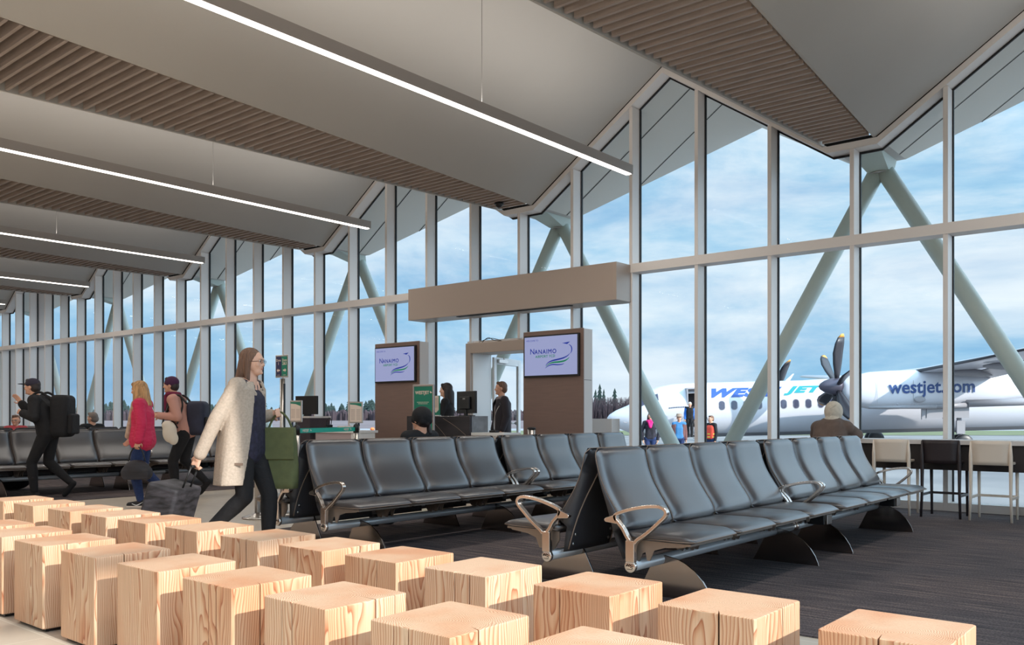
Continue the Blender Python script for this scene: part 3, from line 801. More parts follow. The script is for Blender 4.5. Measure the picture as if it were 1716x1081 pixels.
MB().box(1.24,1.28,.041,.38,0,1.13).build('side_panel', M_marble2, dk)
vn = MB()
for (a,b_,c,d) in ((.45,1.12,.95,.7),(.75,1.1,1.2,.86),(.2,.9,.55,.5)):
    v2, f2 = ribbon2d(cr([(a,b_),((a+c)/2+.03,(b_+d)/2),(c,d)],5), [.006]*11); vn.add([(x,-.001,z) for x, z, _ in v2], f2)
vn.build('marble_vein', M_pipe, dk)
MB().box(.0,1.24,.041,.38,1.06,1.13).build('transaction_top', M_black, dk)
MB().box(0,1.9,.38,.85,.74,.78).build('work_top', M_white, dk); MB().box(1.30,1.9,.0,.36,.86,.9).build('side_shelf', M_white, dk); MB().box(1.32,1.88,.02,.34,0,.86).build('side_cabinet', M_white2, dk)
mn = thing('monitor', 'black computer monitor seen from behind on the gate desk', 'monitor', (-8.56,9.28,1.13), math.radians(-14))
MB().box(-.24,.24,-.02,.02,.04,.36).build('display', M_black, mn, bevel=.006, seg=2); MB().box(-.13,.13,-.05,-.02,.1,.28).build('rear_housing', M_black, mn, bevel=.01)
MB().box(-.03,.03,-.03,.0,0,.12).build('stand', M_black, mn); MB().box(-.1,.1,-.08,.08,0,.012).build('base', M_black, mn); MB().box(-.03,.03,-.053,-.05,.24,.26).build('badge', M_steel, mn)
mi = thing('microphone', 'black gooseneck microphone on the side shelf of the gate desk', 'microphone', (-7.95,9.18,.9))
MB().box(-.06,.06,-.04,.04,0,.03).build('base', M_black, mi, bevel=.006); MB().tube(cr([(0,0,.03),(.0,.0,.18),(.04,0,.3),(.1,0,.38)]), .005, 8).build('gooseneck', M_steel, mi); MB().ell((.105,0,.388),(.016,.012,.02)).build('head', M_black, mi)
st_ = thing('leaflet_holder', 'slim cream and green leaflet in a stand on the gate desk', 'leaflet holder', (-9.02,9.12,1.13))
MB().box(-.07,.07,-.03,.03,0,.015).build('base', M_white, st_); c = MB().box(-.072,.072,-.006,.006,.01,.30).build('card', M_green, st_)
MB().add([(-.072,-.007,.08),(0,-.007,.05),(.055,-.007,.09),(.055,-.007,.295),(-.072,-.007,.295)], [(0,1,2,3,4)]).build('print', M_paper, c)
ln = MB()
for k in range(9): ln.box(-.055,.035,-.0085,-.0072,.13+k*.016,.134+k*.016)
ln.build('text_lines', M_pipe, c)
cpp = thing('bollard', 'short brushed steel cylinder with black cap in front of the right kiosk', 'bollard', (-7.3,9.2,0))
MB().lathe([(.09,0),(.09,.012),(.056,.02)], 24).build('base', M_steel, cpp); MB().lathe([(.055,.012),(.055,.95)], 24).build('post', M_steel, cpp); MB().lathe([(.057,.95),(.057,.975),(.02,.98)], 24).build('cap', M_black, cpp)
wb = thing('low_cabinet', 'low pale grey cabinet against the glass right of the kiosks', 'cabinet', (-7.72,10.95,0))
MB().box(0,.56,0,.22,0,1.09).build('body', M_white2, wb, bevel=.003, seg=1); MB().box(.0,.012,-.001,.0,0,1.09).build('edge_seam', M_gasket, wb)

# A-board sign
sg = thing('sign_stand', 'tall green airline baggage sign in a silver frame beside the gate desk', 'sign', (-8.55,8.4,0), math.radians(6))
W_, H0, H1 = .37, .3, 1.56
fr = MB(); fr.box(-W_/2,-W_/2+.022,-.015,.015,.12,H1); fr.box(W_/2-.022,W_/2,-.015,.015,.12,H1); fr.box(-W_/2+.022,W_/2-.022,-.015,.015,H1-.025,H1); fr.box(-W_/2+.022,W_/2-.022,-.015,.015,.12,.145)
fr.build('frame', M_steel, sg, bevel=.004); MB().box(-.2,.2,-.13,.13,0,.015).build('base', M_black, sg); MB().tube([(0,0,.01),(0,0,.14)], .02).build('post', M_steel, sg)
pn = MB().box(-W_/2+.022,W_/2-.022,-.008,.008,.145,H1-.025).build('poster', M_green, sg)
b = MB(); vs, fs = text_mesh('WESTJET', .062, 'CENTER', .002); b.add([(a-.02,-.0095,z+1.43) for a, z, _ in vs], fs)
b.ell((.125,-.009,1.455),(.009,.0015,.016)); b.ell((.137,-.009,1.45),(.016,.0015,.008))
for k, (w_, zz) in enumerate(((.22,1.315),(.18,1.295))):
    for q in range(int(w_/.014)): b.box(-w_/2+q*.014, -w_/2+q*.014+.009, -.0092, -.0082, zz, zz+.008)
def case2(x, w, h_):
    b.box(x-w/2,x+w/2,-.0092,-.0082,1.06,1.06+h_); b.box(x-w/4,x+w/4,-.0092,-.0082,1.06+h_+.008,1.06+h_+.016); b.box(x-w/4,x-w/4+.006,-.0092,-.0082,1.06+h_,1.06+h_+.016); b.box(x+w/4-.006,x+w/4,-.0092,-.0082,1.06+h_,1.06+h_+.016)
case2(-.07,.075,.15); case2(.09,.06,.09)
b.build('print', M_paper, pn)

# queue stanchions with framed signs, belt and zone sign
def frame_sign(parent, z, w, h_, kind, rz=0):
    f = MB(); f.box(-w/2,w/2,-.012,.0,z,z+h_); fo = f.build('frame', M_steel, parent, bevel=.008, seg=3); fo.rotation_euler = (0,0,rz)
    m = .018
    if kind == 'zone':
        MB().box(-w/2+m,0,-.0145,-.012,z+m,z+h_-m).build('panel', M_navy, fo); MB().box(0,w/2-m,-.0145,-.012,z+m,z+h_-m).build('panel', M_green, fo)
        b = MB()
        for sx, l1, l2 in ((-1,'Zone','1'),(1,'Zone','2&3')):
            xx = sx*(w/4-.004)
            vs, fs = text_mesh(l1, .038, 'CENTER', .0005); b.add([(a+xx,-.0155,c+z+h_*.72) for a, c, _ in vs], fs)
            vs, fs = text_mesh(l2, .048, 'CENTER', .0005); b.add([(a+xx,-.0155,c+z+h_*.56) for a, c, _ in vs], fs)
            zc = z+h_*.32; t = sx
            b.add([(xx+t*.03,-.0155,zc),(xx+t*.005,-.0155,zc+.022),(xx+t*.005,-.0155,zc-.022)], [(0,1,2)]); b.add([(xx+t*.006,-.0155,zc+.008),(xx-t*.025,-.0155,zc+.008),(xx-t*.025,-.0155,zc-.008),(xx+t*.006,-.0155,zc-.008)], [(0,1,2,3)])
            vs, fs = text_mesh('westjet', .016, 'CENTER', .0); b.add([(a+xx,-.0155,c+z+h_*.1) for a, c, _ in vs], fs)
        b.build('print', M_paper, fo)
    else:
        MB().box(-w/2+m,w/2-m,-.0145,-.012,z+m,z+h_-m).build('paper', M_paper, fo)
        g = MB(); g.add([(-w/2+m,-.0155,z+h_-m),(w/2-m,-.0155,z+h_-m),(w/2-m,-.0155,z+h_-m-.045),(0,-.0155,z+h_-m-.022),(-w/2+m,-.0155,z+h_-m-.016)], [(0,1,2,3,4)]); g.build('header', M_green, fo)
        l = MB(); k = z+h_-.10
        while k > z+.04:
            l.box(-w/2+m+.012,-.01,-.0152,-.0145,k,k+.003); l.box(.01,w/2-m-.012,-.0152,-.0145,k,k+.003); k -= .013
        l.build('text_lines', M_pipe, fo)
    return fo
def stanchion(x, y, label, z=1.0):
    t = thing('stanchion', label, 'stanchion', (x,y,0), 0, 'queue stanchions')
    MB().lathe([(.17,0),(.17,.01),(.14,.02),(.05,.045),(.034,.06)], 28).build('base', M_steel, t)
    MB().lathe([(.033,.05),(.033,z)], 20).build('post', M_steel, t); MB().lathe([(.036,z-.08),(.036,z),(.03,z+.02),(.008,z+.03),(.008,z+.06)], 20).build('belt_head', M_black, t)
    return t

q1 = stanchion(-7.95,5.86,'steel queue stanchion holding a framed notice, right of the woman in the beige coat'); frame_sign(q1, 1.06, .215, .24, 'notice')
q2 = stanchion(-8.54,7.2,'steel queue stanchion with a narrow framed notice left of the left kiosk'); frame_sign(q2, 1.04, .19, .27, 'notice', math.radians(28))
q3 = stanchion(-8.33,5.62,'steel queue stanchion whose round base shows behind the woman in the beige coat')
zp = thing('zone_sign', 'boarding zone sign in navy and green on a tall steel pole', 'sign', (-8.42,6.01,0), math.radians(4))
MB().lathe([(.17,0),(.17,.012),(.04,.04)], 28).build('base', M_steel, zp); MB().lathe([(.03,.03),(.03,1.56)], 18).build('pole', M_steel, zp); MB().box(.03,.038,-.01,.01,.9,1.5).build('pole_slot', M_black, zp)
frame_sign(zp, 1.57, .225, .26, 'zone')
# retractable belts
def belt(p, q, name_l, words):
    p, q = Vector(p), Vector(q); d = q-p; L_ = d.length; a = math.atan2(d.y, d.x)
    b = MB(); n = 12; top = []; bot = []
    for k in range(n+1):
        t = k/n; sag = .0*math.sin(PI*t); top.append((L_*t, 0, .026-sag)); bot.append((L_*t, 0, -.026-sag))
    vs = [(x,-.001,z) for x,_,z in top]+[(x,-.001,z) for x,_,z in bot]+[(x,.001,z) for x,_,z in top]+[(x,.001,z) for x,_,z in bot]
    m = n+1; b.add(vs, [(k,k+m,k+m+1,k+1) for k in range(n)]+[(2*m+k,2*m+k+1,3*m+k+1,3*m+k) for k in range(n)]+[(k,k+1,2*m+k+1,2*m+k) for k in range(n)]+[(m+k,3*m+k,3*m+k+1,m+k+1) for k in range(n)])
    o = b.build('barrier_belt', M_teal); tag(o, name_l, 'belt', None); o.location = p; o.rotation_euler = (0,0,a)
    t_ = MB()
    for x in words:
        v2, f2 = text_mesh('WESTJET', .036, 'LEFT', .001); t_.add([(x+u, -.003, v-.012) for u, v, _ in v2], f2)
        t_.ell((x+.185,-.003,.004),(.006,.0008,.011)); t_.ell((x+.195,-.003,0),(.012,.0008,.005))
    t_.build('lettering', M_paper, o); return o
belt((-7.95,5.86,.965), (-8.54,7.2,.955), 'teal barrier belt with white lettering stretched between two stanchions', (.12, 1.12))
# second desk at left
pd = thing('podium', 'tall dark wooden podium behind the queue belt', 'podium', (-11.95,8.93,0))
MB().box(-.19,.19,0,.42,0,1.10).build('body', mat('dark_wood',(58,48,54),.5,noise=((25,25,2),.12)), pd, bevel=.004, seg=1); MB().box(-.2,.2,-.01,.43,1.10,1.13).build('top', M_white2, pd)
ld = thing('low_desk', 'low pale desk beside the dark podium, behind the teal belt', 'desk', (-11.7,9.0,0))
MB().box(0,.9,0,.03,.05,.86).build('front_panel', mat('mauve_panel',(186,170,172),.5), ld); MB().box(-.02,.98,-.03,.5,.86,.9).build('top', M_white, ld, bevel=.004, seg=1); MB().box(.9,.96,0,.45,0,.86).build('side_panel', M_white, ld)
m2 = thing('monitor', 'large black monitor seen from behind on the dark podium', 'monitor', (-12.0,9.05,1.13), math.radians(10))
MB().box(-.24,.24,-.02,.02,.03,.34).build('display', M_black, m2, bevel=.006, seg=2); MB().box(-.05,.05,-.02,.06,0,.06).build('stand', M_black, m2)
ph = thing('telephone', 'dark desk telephone with a coiled cord on the low pale desk', 'telephone', (-11.45,9.15,.9))
MB().box(-.09,.09,-.07,.07,0,.05).build('body', M_black, ph, bevel=.01); MB().tube(cr([(-.1,-.02,.05),(-.13,-.02,.14),(-.06,-.02,.2),(0,-.02,.16),(-.02,-.02,.06)]), .007, 6).build('cord', M_black, ph); MB().box(-.11,-.06,-.06,.06,.05,.09).build('handset', M_black, ph, bevel=.01)
kb = thing('printer', 'flat pale ticket printer on the low desk behind the belt', 'printer', (-11.1,9.2,.9)); MB().box(-.17,.17,-.1,.1,0,.07).build('body', M_white2, kb, bevel=.01); MB().box(-.12,.12,-.102,-.1,.02,.04).build('paper_slot', M_black, kb)
# ---------------------------------------------------------------- outdoors
GZ = -.55
def ground_mat():
    m = bpy.data.materials.new('apron_asphalt'); m.use_nodes = True; nt = m.node_tree; b = nt.nodes['Principled BSDF']; N = nt.nodes.new; L = nt.links.new
    tc = N('ShaderNodeTexCoord'); n = N('ShaderNodeTexNoise'); n.inputs['Scale'].default_value = .25; n.inputs['Detail'].default_value = 8; L(tc.outputs['Object'], n.inputs['Vector'])
    r = N('ShaderNodeValToRGB'); r.color_ramp.elements[0].position = .35; r.color_ramp.elements[0].color = lin((112,112,114))+(1,); r.color_ramp.elements[1].position = .65; r.color_ramp.elements[1].color = lin((138,136,135))+(1,)
    L(n.outputs['Fac'], r.inputs['Fac']); L(r.outputs[0], b.inputs['Base Color']); b.inputs['Roughness'].default_value = .8; return m
g = MB().add([(-1500,D+.4,GZ),(1500,D+.4,GZ),(1500,2500,GZ),(-1500,2500,GZ)], [(0,1,2,3)]).build('ground', ground_mat()); struct(g)
g2 = MB().add([(XR_+.3,-400,GZ),(900,-400,GZ),(900,D+.5,GZ),(XR_+.3,D+.5,GZ)], [(0,1,2,3)]).build('ground', MATS.get('x') or g.data.materials[0]); struct(g2)
struct(MB().box(XL,XR_,D+.236,D+.39,GZ-.1,-.005).build('wall_plinth', M_white2))
def view(lat, dep, z=0): return (RX*lat+FX*dep, RY*lat+FY*dep, z)
def strip(name, d0, d1, z, m, l0=-900, l1=900):
    o = MB().add([view(l0,d0,z),view(l1,d0,z),view(l1,d1,z),view(l0,d1,z)], [(0,1,2,3)]).build(name, m); struct(o); return o
strip('ground_grass_strip', 78, 104, GZ+.02, mat('verge_grass',(104,112,78),.9,noise=(.6,.2)))
strip('ground_runway', 104, 122, GZ+.02, mat('runway_grey',(150,152,156),.7))
strip('ground_field', 122, 1400, GZ+.04, mat('winter_field',(112,100,102),.95,noise=(.05,.2)))
M_con = mat('conifer_green', (46,64,60), .95, noise=(1.5,.3)); M_trunk = mat('tree_bark', (92,78,74), .9)
M_bare = mat('bare_thicket', (62,51,56), .95, noise=((.5,.5,.12),.3))
def conifer(seed):
    rnd = random.Random(seed); b = MB(); n = 9
    H = 1.0; layers = 9
    for l in range(layers):
        z0 = .12+.84*l/layers; r = (.22*(1-l/layers)**.8+.015)*rnd.uniform(.8,1.2); zt = z0+.2*(1-.5*l/layers)
        ph = rnd.random()*6; vs = [(rnd.uniform(-.01,.01),rnd.uniform(-.01,.01),min(zt,1.02))]
        for j in range(n*2):
            w = PI*j/n+ph; rr = r*(rnd.uniform(.85,1.25) if j % 2 else rnd.uniform(.45,.65)); vs.append((rr*math.cos(w), rr*math.sin(w), z0-(.03 if j % 2 else 0)))
        b.add(vs, [(0,1+j,1+(j+1) % (2*n)) for j in range(2*n)]); b.add(vs[1:], [tuple(range(2*n))[::-1]])
    o = b.build('conifer_tree', M_con); MB().tube([(0,0,0),(0,0,.5)], [.02,.012], 7).build('trunk', M_trunk, o); return o
protos = [conifer(s) for s in range(5)]
far = 'distant conifers beyond the airfield'
cnt = 0
rnd = random.Random(3)
for k in range(230):
    lat = -250+k*.97+rnd.uniform(-1,1); dep = 397+rnd.uniform(0,44)
    p = protos[k % 5]
    o = p if k < 5 else copy_tree(p)
    h_ = rnd.uniform(7.8,10.2)+1.2*math.sin(k*.21)
    o.location = view(lat, dep, GZ); o.scale = (h_*1.5,h_*1.5,h_*.93); o.rotation_euler = (0,0,rnd.random()*6)
    tag(o, 'small dark conifer in the distant treeline along the horizon', 'tree', far)
# bare thicket in front of them: uncountable twigs
b = MB(); rnd = random.Random(5)
for k in range(1500):
    lat = rnd.uniform(-270,60); dep = rnd.uniform(376,388); h_ = rnd.uniform(3.4,5.0); p = view(lat, dep, GZ); w = rnd.uniform(.5,1.4)
    q = [(p[0]+RX*w*s+FX*t, p[1]+RY*w*s+FY*t, GZ) for s, t in ((-1,0),(0,-.8),(1,0),(0,.8))]
    tp = (p[0]+rnd.uniform(-.4,.4), p[1], GZ+h_); mid = [(a+(tp[0]-a)*.3*rnd.random(), c+(tp[1]-c)*.2, GZ+h_*rnd.uniform(.6,.8)) for a, c, _ in q]
    b.add(q+mid+[tp], [(0,1,5,4),(1,2,6,5),(2,3,7,6),(3,0,4,7),(4,5,8),(5,6,8),(6,7,8),(7,4,8)])
tk = b.build('bare_thicket', M_bare); tag(tk, 'low brown and purple leafless thicket in front of the distant conifers', 'bushes', kind='stuff')
# nearer group between the right kiosk and the aircraft nose
def at_px(px, dep): return (px-858)/1459*dep
def bare_tree(px, dep, h_, label, seed):
    rnd = random.Random(seed); b = MB()
    def br(p, d, l, r, lv):
        q = p+d*l; b.tube([p,q], [r,r*.6], 5)
        if lv == 0: return
        for _ in range(4):
            nd = (d+Vector((rnd.uniform(-.7,.7),rnd.uniform(-.7,.7),rnd.uniform(.0,.5)))).normalized(); br(p+d*l*rnd.uniform(.45,1), nd, l*rnd.uniform(.5,.72), r*.55, lv-1)
    br(Vector((0,0,0)), Vector((0,0,1)), h_*.42, h_*.016, 4)
    o = b.build('bare_tree', M_trunk); o.location = view(at_px(px,dep), dep, GZ); tag(o, label, 'tree', 'bare trees near the aircraft nose'); return o
for i, (px, h_) in enumerate(((998,6.6),(1008,7.7),(1018,6.9),(1030,6.8),(1038,6.0),(1047,5.4),(1056,5.8),(985,6.4),(1066,4.6),(1076,5.0))):
    if i in (4,5,8):
        bare_tree(px, 150, h_, 'leafless tree beside the aircraft nose, %s of three' % {4:'left',5:'middle',8:'right'}[i], i)
    else:
        o = copy_tree(protos[i % 5]); o.location = view(at_px(px,150), 150+(i % 3)*3, GZ); o.scale = (h_*.75,h_*.75,h_); o.rotation_euler = (0,0,i)
        tag(o, 'taller dark conifer standing between the right kiosk and the aircraft nose', 'tree', 'conifers near the aircraft nose')
b = MB(); rnd = random.Random(8)
for k in range(420):
    lat = at_px(rnd.uniform(975,1085),146); dep = rnd.uniform(143,148); h_ = rnd.uniform(2.6,5.0); p = view(lat, dep, GZ)
    for _ in range(4):
        dx = rnd.uniform(-.5,.5); b.tube([(p[0],p[1],GZ),(p[0]+dx*RX,p[1]+dx*RY,GZ+h_)], [.06,.015], 4)
tk = b.build('bare_thicket', M_bare); tag(tk, 'purple-brown leafless saplings below the conifers left of the aircraft', 'bushes', kind='stuff')
for px, h_ in ((1256,9.2),(1336,9.0)):
    o = copy_tree(protos[2]); o.location = view(at_px(px,190), 190, GZ); o.scale = (h_*.6,h_*.6,h_); tag(o, 'tip of a conifer just above the fuselage roof, %s one' % ('left' if px < 1300 else 'right'), 'tree')

# ---------------------------------------------------------------- the turboprop
DF = 44.0
ac = thing('airplane', 'white twin-propeller airliner with blue and teal lettering parked outside', 'airplane', view((1018-858)/1459*DF, DF, GZ), TH)
tl = math.radians(1.35)
M_air = mat('aircraft_white', (206,207,214), .25, coat=.3); M_airg = mat('aircraft_grey', (150,148,152), .35); M_ablue = mat('livery_blue', (42,82,158), .4); M_ateal = mat('livery_teal', (20,140,146), .4); M_dblue = mat('livery_navy', (34,66,122), .4)
M_awin = mat('cabin_window', (72,74,92), .1); M_blade = mat('blade_dark', (44,42,48), .35); M_tip = mat('blade_tip', (228,160,70), .5); M_cabin = mat('cabin_dark', (52,44,46), .8); M_spin = mat('spinner_grey', (88,84,96), .3, .4)
# profile: x, z top, z bottom (above apron) half width
CZ = 1.36-GZ
prof = [(0,1.62,1.5,.04),(.12,1.78,1.36,.2),(.45,1.98,1.12,.45),(1.05,2.22,.86,.78),(1.6,2.58,.72,.98),(2.1,2.93,.62,1.1),(2.6,3.12,.58,1.2),(3.3,3.24,.55,1.3),(4.4,3.28,.54,1.345),(30,3.28,.54,1.345)]
def fus(x):
    for a, b in zip(prof, prof[1:]):
        if a[0] <= x <= b[0]:
            t = (x-a[0])/(b[0]-a[0]); return [a[i]+(b[i]-a[i])*t for i in (1,2,3)]
    return list(prof[-1][1:])
def T(p, off=0):     # slight nose-down stance
    x, y, z = p; c, s = math.cos(tl), math.sin(tl); zz = z-.9
    return (x*c-zz*s, y, x*s+zz*c+.9)
def fsurf(x, ang, out=0.0):
    zt, zb, w_ = fus(x); cz = (zt+zb)/2; r = (zt-zb)/2
    return T((x, (w_+out)*-math.cos(ang), cz+(r+out)*math.sin(ang)))
NA = 48
xs = [0,.05,.12,.25,.45,.7,1.05,1.3,1.6,1.85,2.1,2.35,2.6,3.0,3.3,3.86,4.62]+[5.2+k*1.0 for k in range(26)]
b = MB(); vs = []
for x in xs:
    for j in range(NA): vs.append(fsurf(x, 2*PI*j/NA))
fs = []
D0, D1 = xs.index(3.86), xs.index(4.62)
for i in range(len(xs)-1):
    for j in range(NA):
        if i == D0 and (j <= 4 or j >= 43): continue      # doorway opening on the near side
        fs.append((i*NA+j, i*NA+(j+1) % NA, (i+1)*NA+(j+1) % NA, (i+1)*NA+j))
b.add(vs, fs, 0, True)
fz = b.build('fuselage', M_air, ac)
# grey belly
b = MB(); vs = []; ks = range(32, 41)
for x in xs[8:]:
    for k in ks: vs.append(fsurf(x, 2*PI*k/48, .006))
n = len(list(ks)); b.add(vs, [(i*n+j, i*n+j+1, (i+1)*n+j+1, (i+1)*n+j) for i in range(len(xs)-9) for j in range(n-1)], 0, True)
b.build('belly_panel', M_airg, fz)
b = MB(); zt, zb, w_ = fus(4); b.box(3.80,4.70,-.55,.4,.95,3.0); b.v = [T(p) for p in b.v]; b.build('cabin_interior', M_cabin, fz)
b = MB()
for (x0,x1,z0,z1) in ((3.80,3.86,1.05,2.95),(4.62,4.68,1.05,2.95),(3.80,4.68,2.93,3.0)): b.box(x0,x1,-1.30,-.55,z0,z1)
b.v = [T(p) for p in b.v]; b.build('door_frame', M_airg, fz)
def wrap(vs, x0, ang0, r=1.37, out=.012):
    """flat artwork (u right, v up) wrapped on the near side of the fuselage"""
    return [fsurf(x0+u, ang0+v/r, out) for u, v, *_ in vs]
def subdiv(vs, fs, n=2):
    me = bpy.data.meshes.new('t'); me.from_pydata(vs, [], fs); bm = bmesh.new(); bm.from_mesh(me)
    bmesh.ops.triangulate(bm, faces=bm.faces)
    for _ in range(n): bmesh.ops.subdivide_edges(bm, edges=[e for e in bm.edges if e.calc_length() > .18], cuts=1, use_grid_fill=False)
    bmesh.ops.triangulate(bm, faces=bm.faces); bm.verts.ensure_lookup_table(); bm.verts.index_update()
    v2 = [tuple(v.co) for v in bm.verts]; f2 = [tuple(v.index for v in f.verts) for f in bm.faces]; bm.free(); bpy.data.meshes.remove(me); return v2, f2
def rr(w, h_, r, n=5):
    pts = []
    for cx, cy, a0 in ((w/2-r,h_/2-r,0),(-w/2+r,h_/2-r,90),(-w/2+r,-h_/2+r,180),(w/2-r,-h_/2+r,270)):
        for k in range(n+1): a = math.radians(a0+90*k/n); pts.append((cx+r*math.cos(a), cy+r*math.sin(a), 0))
    return pts
px2x = lambda px: (px-1018)/1459*DF
A0 = math.asin((1.585-GZ-1.91)/1.37)
for k in range(24):
    px = 1200+k*20.1
    pts = rr(.27,.42,.12); f_ = [tuple(range(len(pts)))]
    w_ = MB().add(wrap(pts, px2x(px), A0-.03, out=.014), f_); w_.add(wrap(rr(.33,.48,.15), px2x(px), A0-.03, out=.008), f_, 1); w_.build('cabin_window', [M_awin, M_airg], fz)
def letters(txt, px0, px1, zc_px, h_, m, bold, shear, name):
    vs, fs = text_mesh(txt, 1.0, 'LEFT', bold, shear, spacing=1.14)
    xs_ = [v[0] for v in vs]; ys_ = [v[1] for v in vs]; a0, a1 = min(xs_), max(xs_); b0, b1 = min(ys_), max(ys_)
    W = px2x(px1)-px2x(px0); vs = [((x-a0)/(a1-a0)*W, (y-b0)/(b1-b0)*h_-h_/2, 0) for x, y, z in vs]
    vs, fs = subdiv(vs, fs)
    z = (698.5-zc_px)/1459*DF+1.12-GZ-px2x((px0+px1)/2)*math.tan(tl)
    ang = math.asin(max(-1,min(1,(z-1.91)/1.37)))
    b = MB(); b.add(wrap(vs, px2x(px0), ang, out=.016), fs); return b.build(name, m, fz)
letters('WES', 1184, 1266, 658.5, .58, M_ablue, .06, .5, 'lettering')
letters('T', 1268, 1303, 657, .58, M_ablue, .045, .45, 'lettering')
letters('JET', 1302, 1371, 655, .58, M_ateal, .06, .5, 'lettering')
b = MB(); b.add(wrap([(0,-.25,0),(.35,-.25,0),(.5,0,0),(.15,0,0)], px2x(1372), .85), [(0,1,2,3)]); b.add(wrap([(.4,-.25,0),(.9,-.3,0),(1.1,.05,0),(.55,0,0)], px2x(1374), .85), [(0,1,2,3)]); b.build('tail_mark', M_ablue, fz)
b = MB()
for q in range(10): b.add(wrap([(q*.085,0,0),(q*.085+.06,0,0),(q*.085+.06,.06,0),(q*.085,.06,0)], 2.9, .1), [(0,1,2,3)])
b.build('small_lettering', M_awin, fz)
# cockpit glazing
b = MB()
for (x0,x1,a0,a1) in ((1.55,1.95,.55,1.0),(2.0,2.45,.5,.85)):
    n_ = 4; vs = [fsurf(x0+(x1-x0)*i/n_, a0+(a1-a0)*j/n_, .012) for i in range(n_+1) for j in range(n_+1)]
    b.add(vs, [(i*(n_+1)+j, i*(n_+1)+j+1, (i+1)*(n_+1)+j+1, (i+1)*(n_+1)+j) for i in range(n_) for j in range(n_)], 0, True)
b.build('cockpit_window', M_awin, fz)
b = MB(); b.tube([T((.9,-.75,1.35)), T((.7,-.95,1.38))], .02, 6); b.build('pitot_probe', M_airg, fz)
b = MB(); b.prism([(9.0,3.25),(9.25,3.25),(9.5,3.62),(9.42,3.62)], 'y', -.02, .02); b.v = [T(p) for p in b.v]; b.build('antenna', M_air, fz)
b = MB(); b.ell(T((12.8,0,3.35)), (.16,.12,.12)); b.build('beacon', mat('beacon_red',(200,40,50),.3), fz)
# fuselage line + main gear fairing on the near side
# wing
YN = -4.4; KD = (DF+YN)/1459
latN = lambda px: (px-858)*KD - (1018-858)/1459*DF      # local x of a pixel on the engine plane
zN = lambda py: (698.5-py)*KD+1.12-GZ
def airfoil(x0, chord, zc, th_, n=10):
    up, lo = [], []
    for i in range(n+1):
        t = (1-math.cos(PI*i/n))/2; yt = 5*th_*(.2969*math.sqrt(t)-.126*t-.3516*t*t+.2843*t**3-.1015*t**4)
        up.append((x0+t*chord, zc+yt*chord+.02*chord*math.sin(PI*t))); lo.append((x0+t*chord, zc-yt*chord*.8+.02*chord*math.sin(PI*t)))
    return up+lo[::-1][1:-1]
XW = latN(1530)
b = MB(); rings = []
for (y, x0, ch, z) in ((14.2,XW+1.0,1.35,4.35),(4.4,XW,2.75,3.72),(-4.4,XW,2.75,3.72),(-9,XW+.55,2.0,4.0),(-14.2,XW+1.2,1.3,4.38)):
    rings.append([(x, y, zz) for x, zz in airfoil(x0, ch, z, .13)])
b.loft(rings); wg = b.build('wing', M_air, ac)
b = MB(); rings = []
for (y, x0, ch, z) in ((-4.4,XW-.012,.16,3.715),(-9,XW+.538,.13,3.995),(-14.2,XW+1.19,.1,4.375)):
    rings.append([(x, y, zz) for x, zz in airfoil(x0, ch*1.6, z, .62, 8)])
b.loft(rings); b.build('deice_boot', M_blade, wg)
for y in (-5.6,-8.0,-10.6):
    t_ = (-y-4.4)/9.8; x0 = XW+1.2*t_+1.5*(1-.4*t_); z = 3.62+.66*t_
    b = MB(); b.ell((x0+.6, y, z-.1), (1.25*(1-.3*t_), .12, .17*(1-.2*t_)), 14, 10); b.build('flap_fairing', M_airg, wg)
b = MB()
for (y0,y1) in ((-4.6,-9.0),(-9.2,-13.8)):
    def fp(y): t_ = (-y-4.4)/9.8; return XW+1.2*t_+2.72*(1-.5*t_), 3.66+.66*t_
    (a0,z0),(a1,z1) = fp(y0), fp(y1)
    b.add([(a0-.3,y0,z0),(a1-.3,y1,z1),(a1+.35,y1,z1-.24),(a0+.45,y0,z0-.3),(a0-.3,y0,z0-.05),(a1-.3,y1,z1-.05),(a1+.35,y1,z1-.27),(a0+.45,y0,z0-.33)], [(0,1,2,3),(4,7,6,5),(0,4,5,1),(1,5,6,2),(2,6,7,3),(3,7,4,0)])
b.build('flap', M_airg, wg)
